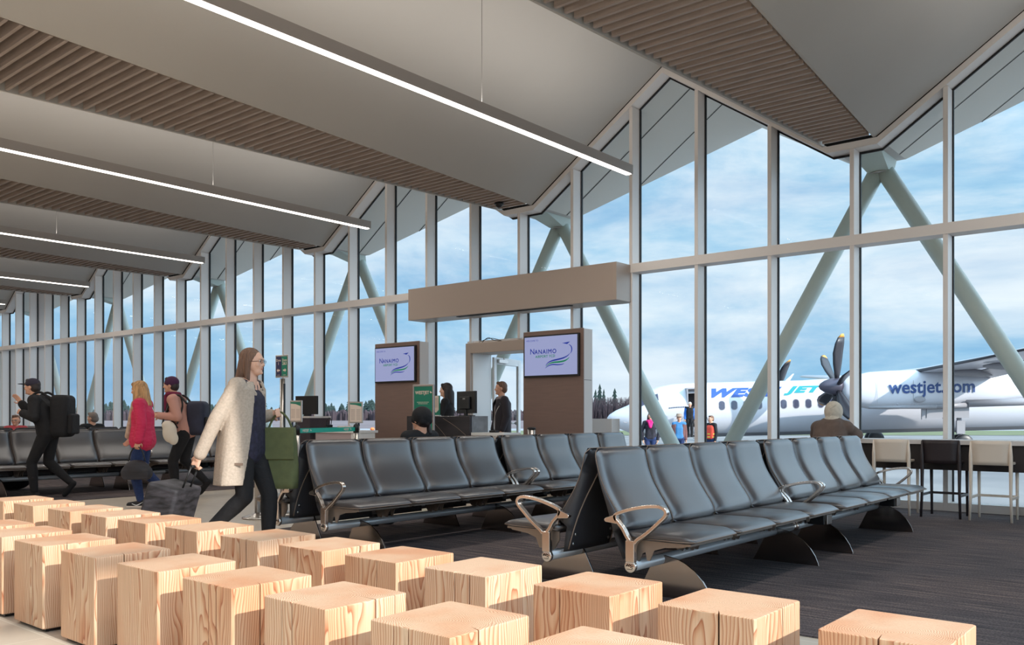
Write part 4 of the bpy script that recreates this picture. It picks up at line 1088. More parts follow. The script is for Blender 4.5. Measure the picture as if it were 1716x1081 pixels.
def nacelle(sy):
    b = MB(); ex = 2.6
    P = [(0,.36,.36,2.93),(.15,.5,.52,2.9),(.6,.6,.68,2.86),(1.3,.7,.84,2.85),(2.2,.74,.88,2.86),(3.2,.76,.88,2.88),(5,.76,.86,2.9),(7,.7,.82,2.92),(8.4,.5,.62,2.98),(9.6,.2,.3,3.1),(10.1,.04,.05,3.14)]
    X0 = latN(1407); rings = []
    for (x, w_, hh, z) in P:
        ring = []
        for j in range(32):
            a = 2*PI*j/32; c, s = math.cos(a), math.sin(a)
            ring.append((X0+x, sy*4.4+w_*(abs(c)**(2/ex))*(1 if c > 0 else -1), z+x*.012+hh*(abs(s)**(2/ex))*(1 if s > 0 else -1)))
        rings.append(ring)
    b.loft(rings); nc = b.build('engine_nacelle', M_air, ac)
    # lower exhaust / gear fairing tube along the side
    t_ = MB(); t_.tube([(X0+1.0, sy*5.12, 2.08), (X0+4.0, sy*5.2, 2.12)], [.06,.1], 12); t_.tube([(X0+5.4,sy*5.16,2.26),(X0+8.6,sy*5.1,2.36),(X0+9.3,sy*5.08,2.38)], [.17,.17,.06], 14); t_.tube([(X0+4.0, sy*5.2, 2.12),(X0+5.4,sy*5.16,2.2)], [.1,.11], 12); t_.build('exhaust_pipe', M_airg, nc)
    if sy < 0:
        vs, fs = text_mesh('westjet.com', 1.0, 'LEFT', .02); xs_ = [v[0] for v in vs]; a0, a1 = min(xs_), max(xs_)
        KT = (DF-5.175)/1459; LT = lambda px: (px-858)*KT-(1018-858)/1459*DF; W = LT(1634)-LT(1489); b = MB(); b.add([(LT(1489)+(x-a0)/(a1-a0)*W, -5.175, 2.72+y*.80+(x-a0)/(a1-a0)*.06) for x, y, z in vs], fs); b.build('lettering', M_dblue, nc)
        pl = MB(); pl.box(X0+1.4,X0+1.41,-5.14,-5.13,2.2,3.3); pl.box(X0+3.0,X0+3.01,-5.165,-5.155,2.2,3.3); pl.ell((X0+3.3,-5.15,2.45),(.25,.03,.14)); pl.ell((X0+2.3,-5.14,2.22),(.04,.03,.04)); pl.build('panel_line', M_airg, nc)
    # spinner + six blades
    sp = MB(); sp.lathe([(.02,-.95),(.14,-.88),(.26,-.7),(.36,-.45),(.40,-.15),(.40,.05)], 24, (X0+0, sy*4.4, 3.05), axis='x'); spn = sp.build('spinner', M_spin, ac)
    for k in range(6):
        a = math.radians(60*k+(-10 if sy < 0 else 14)); bl = MB(); rings = []
        for (r, w_, th_, tw, sw) in ((.3,.10,.09,80,0),(.55,.16,.07,76,0),(.95,.24,.05,72,-.02),(1.4,.29,.035,69,-.03),(1.8,.27,.025,67,.02),(2.05,.2,.018,66,.07),(2.2,.07,.012,66,.13)):
            cw, sw_ = math.sin(math.radians(tw)), math.cos(math.radians(tw)); ring = []
            for (u, v) in ((-1,0),(-.5,1),(.5,1),(1,0),(.5,-1),(-.5,-1)):
                px_ = u*w_*cw - v*th_*sw_+sw; pt = u*w_*sw_+v*th_*cw
                # radial r, tangential pt, axial px_
                ry, rz = math.sin(a), math.cos(a); ty, tz = math.cos(a), -math.sin(a)
                ring.append((X0-.15+px_, sy*4.4+ry*r*1.09+ty*pt, 3.05+rz*r*1.09+tz*pt))
            rings.append(ring)
        bl.loft(rings[:-1]); o = bl.build('propeller_blade', M_blade, spn)
        MB().loft(rings[-2:]).build('blade_tip', M_tip, o)
    # landing gear
    gx = latN(1600)
    gd = MB(); gd.box(gx-1.55,gx+.35,sy*4.95-.03,sy*4.95+.03,1.62,2.1); gd.box(gx-1.75,gx-1.55,sy*4.9-.04,sy*4.9+.04,1.55,2.08); gd.build('gear_door', M_airg, nc)
    lg = MB(); lg.tube([(gx,sy*4.7,2.1),(gx+.12,sy*4.7,.55)], .11, 12); lg.tube([(gx-1.0,sy*4.7,2.0),(gx-.1,sy*4.7,1.0)], .055, 8); lg.box(gx-.12,gx+.25,sy*4.78-.05,sy*4.78+.05,.9,1.5); g_ = lg.build('landing_gear', M_airg, nc)
    for dy in (-.25,.25): MB().lathe([(.2,-.11),(.4,-.11),(.44,-.06),(.44,.06),(.4,.11),(.2,.11)], 24, (gx+.12, sy*4.7+dy, .44), axis='y').build('wheel', M_black, g_)
nacelle(-1); nacelle(1)
for nx in (2.2,):
    b = MB(); b.tube([(nx,0,.9),(nx,0,.3)], .07, 8); g_ = b.build('nose_gear', M_airg, ac)
    for dy in (-.15,.15): MB().lathe([(.1,-.08),(.25,-.08),(.27,0),(.25,.08),(.1,.08)], 18, (nx,dy,.27), axis='y').build('wheel', M_black, g_)
# tail, beyond the right edge of the picture
b = MB(); b.loft([[(27+q[0]*1,0,q[1]) for q in ((0,3.2),(3.5,3.2),(5.2,7.6),(3.6,7.6))], [(27+q[0],.18,q[1]) for q in ((0.3,3.2),(3.2,3.2),(5.1,7.5),(3.7,7.5))]]); b.build('tail_fin', M_ablue, ac)
# air stair
a_ = MB()
for k in range(6): a_.box(3.9,4.6,-1.5-.28*k-.28,-1.5-.28*k,1.0-.17*k-.03,1.0-.17*k)
stt = a_.build('air_stair', M_airg, ac)
for x in (3.9,4.6): MB().tube([(x,-1.45,1.0),(x,-1.45,1.9),(x,-3.0,1.0),(x,-3.0,.1)], .02, 6).build('handrail', M_steel, stt)
# low apron marker and a small fixed light by the runway, seen between bench and kiosk
rl = thing('runway_light', 'small orange runway light left of the left kiosk', 'light', view(at_px(624,76),76,GZ)); MB().box(-.06,.06,-.06,.06,0,.5).build('post', M_airg, rl); MB().ell((0,0,.6),(.2,.2,.14)).build('lamp', mat('lamp_orange',(240,120,60),.4), rl)

# ---------------------------------------------------------------- sky and sun
W = bpy.data.worlds.new('sky'); SC.world = W; W.use_nodes = True; nt = W.node_tree; N = nt.nodes.new; L = nt.links.new
bg = nt.nodes['Background']; tc = N('ShaderNodeTexCoord')
mp = N('ShaderNodeMapping'); mp.inputs['Scale'].default_value = (2.6,2.6,8.5); mp.inputs['Location'].default_value = (.6,.2,.15); L(tc.outputs['Generated'], mp.inputs['Vector'])
n1 = N('ShaderNodeTexNoise'); n1.inputs['Scale'].default_value = 1.1; n1.inputs['Detail'].default_value = 7; n1.inputs['Roughness'].default_value = .62; n1.inputs['Distortion'].default_value = .35; L(mp.outputs[0], n1.inputs['Vector'])
r1 = N('ShaderNodeValToRGB'); e = r1.color_ramp.elements
e[0].position = .36; e[0].color = lin((140,188,222))+(1,); e[1].position = .64; e[1].color = lin((224,236,244))+(1,)
q = e.new(.45); q.color = lin((166,204,230))+(1,); q = e.new(.54); q.color = lin((200,222,238))+(1,)
L(n1.outputs['Fac'], r1.inputs['Fac'])
mp2 = N('ShaderNodeMapping'); mp2.inputs['Scale'].default_value = (1.5,1.5,9); mp2.inputs['Location'].default_value = (3,1,.4); L(tc.outputs['Generated'], mp2.inputs['Vector'])
n2 = N('ShaderNodeTexNoise'); n2.inputs['Scale'].default_value = 2.2; n2.inputs['Detail'].default_value = 5; L(mp2.outputs[0], n2.inputs['Vector'])
r2 = N('ShaderNodeValToRGB'); r2.color_ramp.elements[0].position = .45; r2.color_ramp.elements[0].color = (1,1,1,1); r2.color_ramp.elements[1].position = .7; r2.color_ramp.elements[1].color = (.74,.81,.90,1)
L(n2.outputs['Fac'], r2.inputs['Fac'])
m1 = N('ShaderNodeMix'); m1.data_type = 'RGBA'; m1.blend_type = 'MULTIPLY'; m1.inputs['Factor'].default_value = 1; L(r1.outputs[0], m1.inputs['A']); L(r2.outputs[0], m1.inputs['B'])
# overhead the cloud deck is brighter
sx = N('ShaderNodeSeparateXYZ'); L(tc.outputs['Generated'], sx.inputs[0])
r3 = N('ShaderNodeMapRange'); r3.inputs['From Min'].default_value = .35; r3.inputs['From Max'].default_value = .8; r3.inputs['To Min'].default_value = 1.0; r3.inputs['To Max'].default_value = 1.2; L(sx.outputs['Z'], r3.inputs['Value'])
# and the haze is brightest around the sun, to the right of the view
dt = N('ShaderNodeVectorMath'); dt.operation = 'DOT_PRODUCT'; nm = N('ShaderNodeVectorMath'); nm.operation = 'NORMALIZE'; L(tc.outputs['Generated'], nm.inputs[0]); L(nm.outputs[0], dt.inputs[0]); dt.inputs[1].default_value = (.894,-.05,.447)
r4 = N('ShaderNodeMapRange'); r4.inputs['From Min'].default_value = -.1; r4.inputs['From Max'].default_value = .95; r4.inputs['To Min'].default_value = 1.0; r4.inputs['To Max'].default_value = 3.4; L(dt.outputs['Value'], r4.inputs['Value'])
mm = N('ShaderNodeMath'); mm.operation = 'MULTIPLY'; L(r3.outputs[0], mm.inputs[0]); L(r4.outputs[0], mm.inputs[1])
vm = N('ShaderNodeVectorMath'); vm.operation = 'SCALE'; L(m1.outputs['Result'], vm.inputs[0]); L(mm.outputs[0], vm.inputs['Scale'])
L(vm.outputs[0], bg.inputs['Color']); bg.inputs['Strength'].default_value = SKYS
sl = bpy.data.lights.new('sun', 'SUN'); sl.energy = SUN; sl.angle = math.radians(.6); sl.color = (1,.95,.89)
so = bpy.data.objects.new('sun', sl); COL.objects.link(so)
dv = Vector((-1,.045,-.49)); so.rotation_euler = dv.to_track_quat('-Z','Y').to_euler(); so.location = (20,0,12)
# ---------------------------------------------------------------- people
def V(*a): return Vector(a)
def capsule(mb, p0, r0, p1, r1, n=14):
    p0, p1 = Vector(p0), Vector(p1); d = p1-p0; L_ = d.length
    if L_ < 1e-5: return mb.ell(p0, (r0,r0,r0), n, 8)
    d.normalize(); up = V(0,0,1) if abs(d.z) < .9 else V(1,0,0); a = d.cross(up).normalized(); b = d.cross(a).normalized()
    rings = []
    for k in range(5): t = -PI/2+PI/2*k/5; rings.append((p0+d*(r0*math.sin(t)), max(1e-4, r0*math.cos(t))))
    rings.append((p0, r0)); rings.append((p0.lerp(p1,.5), (r0+r1)/2)); rings.append((p1, r1))
    for k in range(1,6): t = PI/2*k/5; rings.append((p1+d*(r1*math.sin(t)), max(1e-4, r1*math.cos(t))))
    return mb.loft([[tuple(c+a*r*math.cos(2*PI*j/n)+b*r*math.sin(2*PI*j/n)) for j in range(n)] for c, r in rings])
def blob(mb, name, m, parent=None, vox=.01, smooth=3, fac=.5):
    o = mb.build(name, m)
    r = o.modifiers.new('r', 'REMESH'); r.mode = 'VOXEL'; r.voxel_size = vox; r.use_smooth_shade = True
    if smooth: s = o.modifiers.new('s', 'SMOOTH'); s.iterations = smooth; s.factor = fac
    dg = bpy.context.evaluated_depsgraph_get(); me = bpy.data.meshes.new_from_object(o.evaluated_get(dg)); o.modifiers.clear()
    old = o.data; o.data = me; bpy.data.meshes.remove(old)
    if not me.materials: me.materials.append(m)
    if parent: o.parent = parent
    return o
M_skin = mat('skin', (214,160,132), .5); M_skin2 = mat('skin_light', (226,178,152), .5); M_eye = mat('eye_white', (235,232,228), .3); M_iris = mat('iris_dark', (50,36,30), .2); M_lip = mat('lip', (184,112,98), .6)
def hand(mb, w, d, nrm, s=1.0, curl=.6, side=1):
    w, d, nrm = Vector(w), Vector(d).normalized(), Vector(nrm).normalized(); ac_ = d.cross(nrm).normalized()*side; nrm = ac_.cross(d).normalized()*side
    c = w+d*.052*s
    capsule(mb, w, .026*s, w+d*.03*s, .028*s)
    for o in (-.026,-.009,.009,.026): capsule(mb, w+d*.015*s+ac_*o*.6*s, .014*s, w+d*.088*s+ac_*o*s, .0125*s, 10)
    for i, (o, l) in enumerate(((-.028,.062),(-.0095,.076),(.0095,.08),(.028,.07))):
        b0 = w+d*.09*s+ac_*o*s; c1, c2 = curl*.7, curl*1.5
        m1 = b0+(d*math.cos(c1)+nrm*math.sin(c1))*l*.5*s; m2 = m1+(d*math.cos(c2)+nrm*math.sin(c2))*l*.5*s
        capsule(mb, b0, .0098*s, m1, .009*s, 8); capsule(mb, m1, .009*s, m2, .0075*s, 8)
    t0 = w+d*.025*s+ac_*.028*s; t1 = t0+(d*.6+ac_*.6+nrm*.35).normalized()*.04*s; t2 = t1+(d*.85+ac_*.1+nrm*.5).normalized()*.03*s
    capsule(mb, t0, .013*s, t1, .0105*s, 8); capsule(mb, t1, .0105*s, t2, .0085*s, 8)
BASE = dict(pel=(0,0,.93), chest=(0,0,1.24), neck=(0,0,1.43), head=(.018,0,1.575),
  shL=(0,.17,1.38), elL=(-.02,.22,1.11), wrL=(.04,.22,.87), shR=(0,-.17,1.38), elR=(-.02,-.22,1.11), wrR=(.04,-.22,.87),
  hipL=(0,.09,.90), knL=(.01,.09,.49), anL=(-.02,.09,.085), hipR=(0,-.09,.90), knR=(.01,-.09,.49), anR=(-.02,-.09,.085))
SEAT = dict(pel=(.03,0,.53), chest=(-.08,0,.81), neck=(-.13,0,.96), head=(-.12,0,1.09), shL=(-.11,.17,.92), elL=(.0,.23,.68), wrL=(.2,.15,.60), shR=(-.11,-.17,.92), elR=(.0,-.23,.68), wrR=(.2,-.15,.60),
  hipL=(.05,.09,.51), knL=(.46,.10,.49), anL=(.46,.10,.085), hipR=(.05,-.09,.51), knR=(.46,-.10,.49), anR=(.46,-.10,.085))
def person(label, loc, heading, H=1.7, pose=None, base=None, yaw=0, pitch=0, top=None, trousers=None, shoe=None, skin=None, vox=.012, curl=(.6,.6), slim=1.0, top_r=.014, sleeves=True, group=None, fingers=True, toe=(0,0), feat=True):
    s = H/1.7; J = dict(base or BASE); J.update(pose or {})
    J = {k: Vector(v)*(s if base is None else 1) for k, v in J.items()}
    hs = s if base is None else 1.0
    Hm = Euler((0, math.radians(pitch), math.radians(yaw)), 'XYZ').to_matrix()
    hd = lambda x, y, z: J['head']+Hm @ (V(x,y,z)*hs)
    b = MB()
    # head
    spn = (J['neck']-J['pel']).normalized()
    b.ell(hd(-.008,0,.022), (.094*hs,.074*hs,.086*hs), 20, 14, rot=None); b.ell(hd(.022,0,-.02), (.066*hs,.062*hs,.075*hs), 18, 12); b.ell(hd(.034,0,-.068), (.048*hs,.046*hs,.04*hs), 16, 10)
    capsule(b, hd(.078,0,.012), .009*hs, hd(.096,0,-.02), .0115*hs, 10); b.ell(hd(.092,.011,-.026),(.01*hs,.008*hs,.008*hs),8,6); b.ell(hd(.092,-.011,-.026),(.01*hs,.008*hs,.008*hs),8,6)
    b.ell(hd(.076,0,-.052), (.009*hs,.02*hs,.008*hs), 10, 6); b.ell(hd(.074,0,-.085), (.016*hs,.018*hs,.014*hs), 10, 6); capsule(b, hd(.078,.035,.028), .01*hs, hd(.078,-.035,.028), .01*hs, 8)
    for q in (1,-1):
        b.ell(hd(-.008, q*.076, -.008), (.018*hs,.009*hs,.031*hs), 10, 8); b.ell(hd(.058,q*.04,-.02),(.022*hs,.02*hs,.022*hs),10,8)
    capsule(b, J['neck']-spn*.03, .062*hs, J['head']+Hm @ (V(-.015,0,-.05)*hs), .05*hs)
    # trunk
    sh = (J['shL']+J['shR'])/2; yd = (J['shL']-J['shR']).normalized()
    def trunk(mb, e=0.0, low=True):
        for w_, (p, q, r0, r1) in enumerate(((J['pel'],J['chest'],.098,.102),(J['chest'],J['neck']-spn*.06,.105,.065))):
            for off in (-.052,0,.052):
                capsule(mb, p+yd*off*slim*hs*1.0, (r0*slim+e)*hs, q+yd*off*slim*hs*1.15, (r1*slim+e)*hs)
        capsule(mb, J['shL'], (.056+e)*hs, J['neck']-spn*.03, (.058+e*.6)*hs); capsule(mb, J['shR'], (.056+e)*hs, J['neck']-spn*.03, (.058+e*.6)*hs)
    def arms(mb, e=0.0, upto=1.0):
        for k in 'LR':
            capsule(mb, J['sh'+k], (.05+e)*hs, J['el'+k], (.038+e)*hs); capsule(mb, J['el'+k], (.038+e)*hs, J['el'+k].lerp(J['wr'+k], upto), (.027+e*1.1)*hs)
    def legs(mb, e=0.0, upto=1.0):
        capsule(mb, J['hipL'], (.088+e)*hs, J['hipR'], (.088+e)*hs)
        for k in 'LR':
            capsule(mb, J['hip'+k], (.086*slim+e)*hs, J['kn'+k], (.056+e)*hs); mid = J['kn'+k].lerp(J['an'+k], .3)
            capsule(mb, J['kn'+k], (.055+e)*hs, mid, (.056+e)*hs); capsule(mb, mid, (.056+e)*hs, J['an'+k].lerp(mid, 1-upto), (.036+e)*hs)
    trunk(b); arms(b); legs(b)
    for i, k in enumerate('LR'):
        a = J['an'+k]; th_ = math.radians(toe[i]); fwd = V(math.cos(th_),0,-math.sin(th_))
        capsule(b, a+V(0,0,-.03)*hs-fwd*.03*hs, .034*hs, a+V(0,0,-.045)*hs+fwd*.14*hs, .026*hs)
        dd = J['wr'+k]-J['el'+k]
        if fingers: hand(b, J['wr'+k], dd, (V(0,-1,0) if k == 'L' else V(0,1,0))+V(.2,0,0), hs, curl[i], 1 if k == 'L' else -1)
        else: capsule(b, J['wr'+k], .025*hs, J['wr'+k]+dd.normalized()*.14*hs, .02*hs)
    body = blob(b, 'person', skin or M_skin, None, vox, 2, .4)
    body.location = loc; body.rotation_euler = (0,0,math.radians(heading)); tag(body, label, 'person', group)
    if feat:
        for q in (1,-1):
            e = MB().ell(hd(.079,q*.031,.008), (.009*hs,.013*hs,.008*hs), 12, 8).build('eye', M_eye, body); MB().ell(hd(.086,q*.031,.008), (.004*hs,.0065*hs,.0065*hs), 10, 6).build('iris', M_iris, e)
        MB().ell(hd(.0825,0,-.054), (.004*hs,.018*hs,.005*hs), 12, 6).build('mouth', M_lip, body)
    if trousers:
        c = MB(); legs(c, .013, .93); capsule(c, J['pel'], .118*slim*hs, J['pel'].lerp(J['chest'],.15), .112*slim*hs)
        for off in (-.055,.055): capsule(c, J['pel']+yd*off*hs, .112*slim*hs, J['pel'].lerp(J['chest'],.2)+yd*off*hs, .108*slim*hs)
        blob(c, 'trousers', trousers, body, max(vox,.01))
    if top:
        c = MB(); trunk(c, top_r); 
        if sleeves: arms(c, top_r, .97)
        for off in (-.06,0,.06): capsule(c, J['pel']+yd*off*hs, (.108*slim+top_r)*hs, J['pel'].lerp(J['chest'],.3)+yd*off*hs, (.1*slim+top_r)*hs)
        blob(c, 'jacket', top, body, max(vox,.01))
    if shoe:
        for i, k in enumerate('LR'):
            a = J['an'+k]; th_ = math.radians(toe[i]); fwd = V(math.cos(th_),0,-math.sin(th_)); c = MB()
            capsule(c, a+V(0,0,-.035)*hs-fwd*.04*hs, .042*hs, a+V(0,0,-.045)*hs+fwd*.15*hs, .034*hs); capsule(c, a+V(0,0,-.04)*hs+fwd*.06*hs, .043*hs, a+V(0,0,-.045)*hs+fwd*.13*hs, .04*hs); capsule(c, a-V(0,0,.02)*hs, .044*hs, a+V(0,0,.01)*hs, .042*hs)
            so_ = blob(c, 'shoe', shoe, body, .008)
    return body, J, hd
def hair(body, hd, parts, m, vox=.009):
    b = MB()
    for p in parts:
        if p[0] == 'e': b.ell(hd(*p[1]), p[2], 18, 12)
        else: capsule(b, hd(*p[1]), p[2], hd(*p[3]), p[4])
    return blob(b, 'hair', m, body, vox)
SHORT = [('e',(-.022,0,.038),(.092,.083,.086)),('e',(-.05,0,-.01),(.062,.078,.075)),('c',(.045,-.03,.09),.028,(.045,.03,.09),.028)]
LONG = [('e',(-.02,0,.035),(.095,.086,.09)),('c',(-.06,.04,0),.055,(-.08,.045,-.2),.045),('c',(-.06,-.04,0),.055,(-.08,-.045,-.2),.045),('c',(-.01,.07,.01),.03,(-.005,.085,-.18),.026),('c',(-.01,-.07,.01),.03,(-.005,-.085,-.18),.026),('c',(.05,-.035,.085),.028,(.05,.035,.085),.028)]

# 1. woman in a long beige coat, walking right
M_coat = mat('beige_knit', (184,168,152), .95, noise=(60,.12), bump=(120,.4,.004)); M_blk = mat('black_cloth', (22,21,24), .85, bump=((10,10,14),.6,.02)); M_navyp = mat('navy_print', (38,36,56), .8, noise=(30,.5)); M_bhair = mat('brown_hair', (112,82,64), .6, noise=((60,60,4),.4), bump=((90,90,5),.9,.012))
p1, J, hd = person('person in a long beige coat walking right, pulling a case and carrying a green bag', (-6.12,4.03,0), 32, 1.68,
  dict(neck=(.02,0,1.43), head=(.045,0,1.575), elR=(-.14,-.25,1.12), wrR=(-.27,-.27,.83), elL=(-.02,.25,1.12), wrL=(.12,.2,1.15), knL=(.15,.09,.50), anL=(.14,.09,.085), knR=(.02,-.09,.49), anR=(-.28,-.09,.22)),
  trousers=M_blk, shoe=M_blk, vox=.0065, curl=(1.2,1.4), toe=(0,50), skin=M_skin2)
c = MB()
for off in (-.05,0,.05): capsule(c, J['pel']+V(0,off,-.07), .128, J['chest']+V(0,off*1.1,.02), .122)
for k in 'LR': capsule(c, J['sh'+k], .068, J['neck']-V(0,0,.06), .06)
blob(c, 'top', M_navyp, p1, .01)
def coat(body, J, m, hem=.58, x_off=-.03, flare=1.25):
    c = MB(); rings = []; n = 26
    for t in range(15):
        u = t/14; z = 1.40+(hem-1.40)*u; sx_ = (.125+.02*u)*(1+.12*math.sin(u*3)); sy_ = .195+(.05*flare-.02)*u; cx = x_off*(.3+u*2.2)
        if t == 0: sy_ = .15; sx_ = .10
        op = math.radians(26+16*u); outer, inner = [], []
        for j in range(n+1):
            a = op+(2*PI-2*op)*j/n; w_ = 1+.035*math.sin(a*7)*u
            outer.append((cx+sx_*1.12*w_*math.cos(a), sy_*1.12*w_*math.sin(a), z)); inner.append((cx+(sx_*1.12-.022)*w_*math.cos(a), (sy_*1.12-.022)*w_*math.sin(a), z))
        rings.append(outer+inner[::-1])
    c.loft(rings)
    for k in 'LR':
        capsule(c, J['sh'+k], .07, J['el'+k], .058); capsule(c, J['el'+k], .058, J['el'+k].lerp(J['wr'+k],.97), .05); capsule(c, J['sh'+k]+V(-.01,0,0), .07, J['neck']+V(-.05,0,-.03), .05)
    capsule(c, J['neck']+V(-.05,.03,.0), .045, J['neck']+V(-.05,-.03,.0), .045)
    for q in (-1,1): capsule(c, J['neck']+V(-.02,q*.06,-.01), .026, (.10,q*.075,1.30), .018)
    return blob(c, 'coat', m, body, .008, 2, .4)
co_ = coat(p1, J, M_coat)
pk = MB(); pk.box(-.05,.07,-.232,-.226,.74,.76); pk.build('pocket_welt', M_pipe, co_)
hair(p1, hd, [('e',(-.02,0,.035),(.092,.083,.088)),('c',(-.05,.035,0),.052,(-.10,.04,-.17),.036),('c',(-.05,-.035,0),.052,(-.10,-.04,-.17),.036),('c',(-.01,.068,.01),.026,(-.01,.08,-.15),.022),('c',(-.01,-.068,.01),.026,(-.01,-.08,-.15),.022)], M_bhair)
gl = MB()
for q in (1,-1):
    pl = [tuple(hd(.093, q*.032+.021*math.cos(a*PI/6), .006+.015*math.sin(a*PI/6))) for a in range(12)]; gl.tube(pl, .0018, 5, closed=True); gl.tube([tuple(hd(.09,q*.053,.008)), tuple(hd(-.01,q*.078,.005))], .0018, 5)
gl.build('glasses', M_black, p1)
def handhold(body, J, k): # world point of a held grip
    M_ = Matrix.Translation(body.location) @ Matrix.Rotation(body.rotation_euler.z, 4, 'Z'); d = (J['wr'+k]-J['el'+k]).normalized(); return M_ @ (J['wr'+k]+d*.085)
gR, gL = handhold(p1, J, 'R'), handhold(p1, J, 'L')
M_case = mat('patterned_case', (44,42,46), .7, noise=((9,9,30),.9)); M_olive = mat('olive_canvas', (88,94,60), .85, noise=(14,.12), bump=(90,.3,.003))
hv = V(math.cos(math.radians(32)), math.sin(math.radians(32)), 0); base_ = V(gR.x, gR.y, 0)-hv*.33
cs = thing('suitcase', 'black patterned wheeled case pulled by the woman in the beige coat', 'suitcase', tuple(base_), math.radians(32))
tilt = math.atan2(.55, gR.z-.05)
Rt = Matrix.Rotation(math.radians(16), 4, 'Y')
def tb(mb): mb.v = [tuple(Rt @ Vector(v)) for v in mb.v]; return mb
tb(MB().box(-.13,.13,-.20,.20,.08,.62)).build('body', M_case, cs, bevel=.03, seg=3)
fp_ = tb(MB().box(-.145,-.118,-.15,.15,.12,.40)).build('front_pocket', M_case, cs, bevel=.012, seg=2)
hl = MB()
grip_l = Matrix.Rotation(-math.radians(32), 4, 'Z') @ (gR-base_)
for q in (-.06,.06): tp_ = Rt @ V(.09,q,.60); hl.tube([tuple(tp_), (grip_l.x,grip_l.y+q,grip_l.z-.01)], .008, 8)
hl.tube([(grip_l.x,grip_l.y-.065,grip_l.z-.01),(grip_l.x,grip_l.y+.065,grip_l.z-.01)], .012, 8); hl.build('handle', M_black, cs)
for q in (-.16,.16):
    w_ = MB(); w_.lathe([(.02,-.015),(.045,-.015),(.05,0),(.045,.015),(.02,.015)], 18, (0,q,.05), axis='y'); w_.build('wheel', M_black, cs)
    MB().lathe([(.02,-.017),(.02,.017)], 12, (0,q,.05), axis='y').build('hub', M_teal, cs)
bg_ = thing('tote_bag', 'olive green canvas bag hanging from the raised hand of the woman in the beige coat', 'bag', (gL.x+.02,gL.y,gL.z-.62), math.radians(40))
b = MB(); rings = []
for t in range(9):
    u = t/8; z = .50*u; w_, d_ = .135+.02*math.sin(u*3)-.02*u, .06*(1-.6*u)+.012
    rings.append([((w_*(abs(math.cos(a))**.5)*(1 if math.cos(a) > 0 else -1))*1.0+.006*math.sin(5*a+u*6), d_*(abs(math.sin(a))**.6)*(1 if math.sin(a) > 0 else -1), z) for a in [2*PI*j/24 for j in range(24)]])
b.loft(rings); bb = b.build('body', M_olive, bg_)
fl_ = MB().box(-.13,.13,-.078,-.06,.24,.50).build('flap', M_olive, bb, bevel=.008, seg=2)
MB().tube(cr([(-.1,0,.48),(-.06,0,.57),(0,0,.625),(.06,0,.57),(.1,0,.48)]), .009, 8).build('strap', M_olive, bg_)

# 2. pink jacket
M_pink = mat('pink_shell', (206,30,80), .6, bump=((9,9,22),.9,.03)); M_jean = mat('dark_denim', (34,52,94), .85, noise=(50,.2)); M_blond = mat('blonde_hair', (190,146,98), .6, noise=((50,50,6),.45), bump=((70,70,6),1.0,.015))
p2, J, hd = person('person in a bright pink jacket and jeans with long blonde hair, walking left', (-10.46,5.40,0), 226, 1.57,
  dict(head=(.05,0,1.57), elL=(-.06,.25,1.12), wrL=(-.02,.26,.90), elR=(.06,-.23,1.12), wrR=(.2,-.2,.93), knL=(.08,.09,.49), anL=(.0,.09,.085), knR=(.03,-.09,.50), anR=(-.27,-.09,.2)),
  top=M_pink, trousers=M_jean, vox=.007, curl=(1.3,.7), toe=(0,50), top_r=.03, pitch=8)
c = MB()
for off in (-.06,0,.06): capsule(c, J['pel']+V(0,off,-.03), .145, J['pel']+V(0,off,.1), .125)
hb = blob(c, 'jacket_hem', M_pink, p2, .012)
hair(p2, hd, LONG+[('c',(.03,.06,-.02),.03,(.06,.08,-.26),.03),('c',(-.02,.07,-.1),.05,(.0,.08,-.3),.04)], M_blond)
sc2 = MB(); rr_ = [J['neck']+V(.03*math.cos(a)+.02,.07*math.sin(a),-.0) for a in [2*PI*j/12 for j in range(12)]]
sc2.tube([tuple(v) for v in rr_], .03, 8, closed=True); capsule(sc2, J['neck']+V(.1,.03,-.03), .03, J['pel']+V(.17,.04,.02), .034); sc2 = blob(sc2, 'scarf', mat('fawn_scarf', (190,162,140), .9, noise=(20,.2)), p2, .01)
M_shb = mat('sport_shoe', (22,22,26), .6); M_sole = mat('shoe_sole', (226,214,202), .6)
def sport_shoe(body, a, hs, ang, mark):
    th_ = math.radians(ang); Rm = Matrix.Translation(a) @ Matrix.Rotation(th_, 4, 'Y')
    c = MB(); capsule(c, (-.035,0,-.035), .04, (.02,0,-.03), .044); capsule(c, (.02,0,-.035), .044, (.15,0,-.048), .034); capsule(c, (0,0,-.02), .042, (-.01,0,.005), .04)
    c.v = [tuple(Rm @ (Vector(v)*hs)) for v in c.v]; so_ = blob(c, 'shoe', M_shb, body, .007)
    s_ = MB(); o = [(-.08,-.02),(-.075,.02),(-.04,.038),(.05,.042),(.13,.046),(.175,.03),(.19,0),(.175,-.03),(.13,-.046),(.05,-.042),(-.04,-.038),(-.075,-.02)]
    s_.prism(o, 'z', -.084, -.060); s_.v = [tuple(Rm @ (Vector(v)*hs)) for v in s_.v]; s_.build('sole', M_sole, so_)
    lc = MB()
    for q in range(4): lc.tube([(.035+.02*q,-.03,-.0-.006*q),(.035+.02*q,.03,-.0-.006*q)], .004, 5)
    lc.v = [tuple(Rm @ (Vector(v)*hs)) for v in lc.v]; lc.build('laces', M_black, so_)
    if mark:
        pl = cr([(.10,-.028),(.05,-.05),(.02,-.045),(-.01,-.028),(-.05,-.005)], 4); n = len(pl); v2, f2 = ribbon2d(pl, [.012*math.sin(PI*min(1,(i+2)/(n)))+.002 for i in range(n)])
        w_ = MB(); w_.add([tuple(Rm @ (V(x,.0475*mark,z)*hs)) for x, z, _ in v2], f2); w_.build('swoosh', M_white, so_)
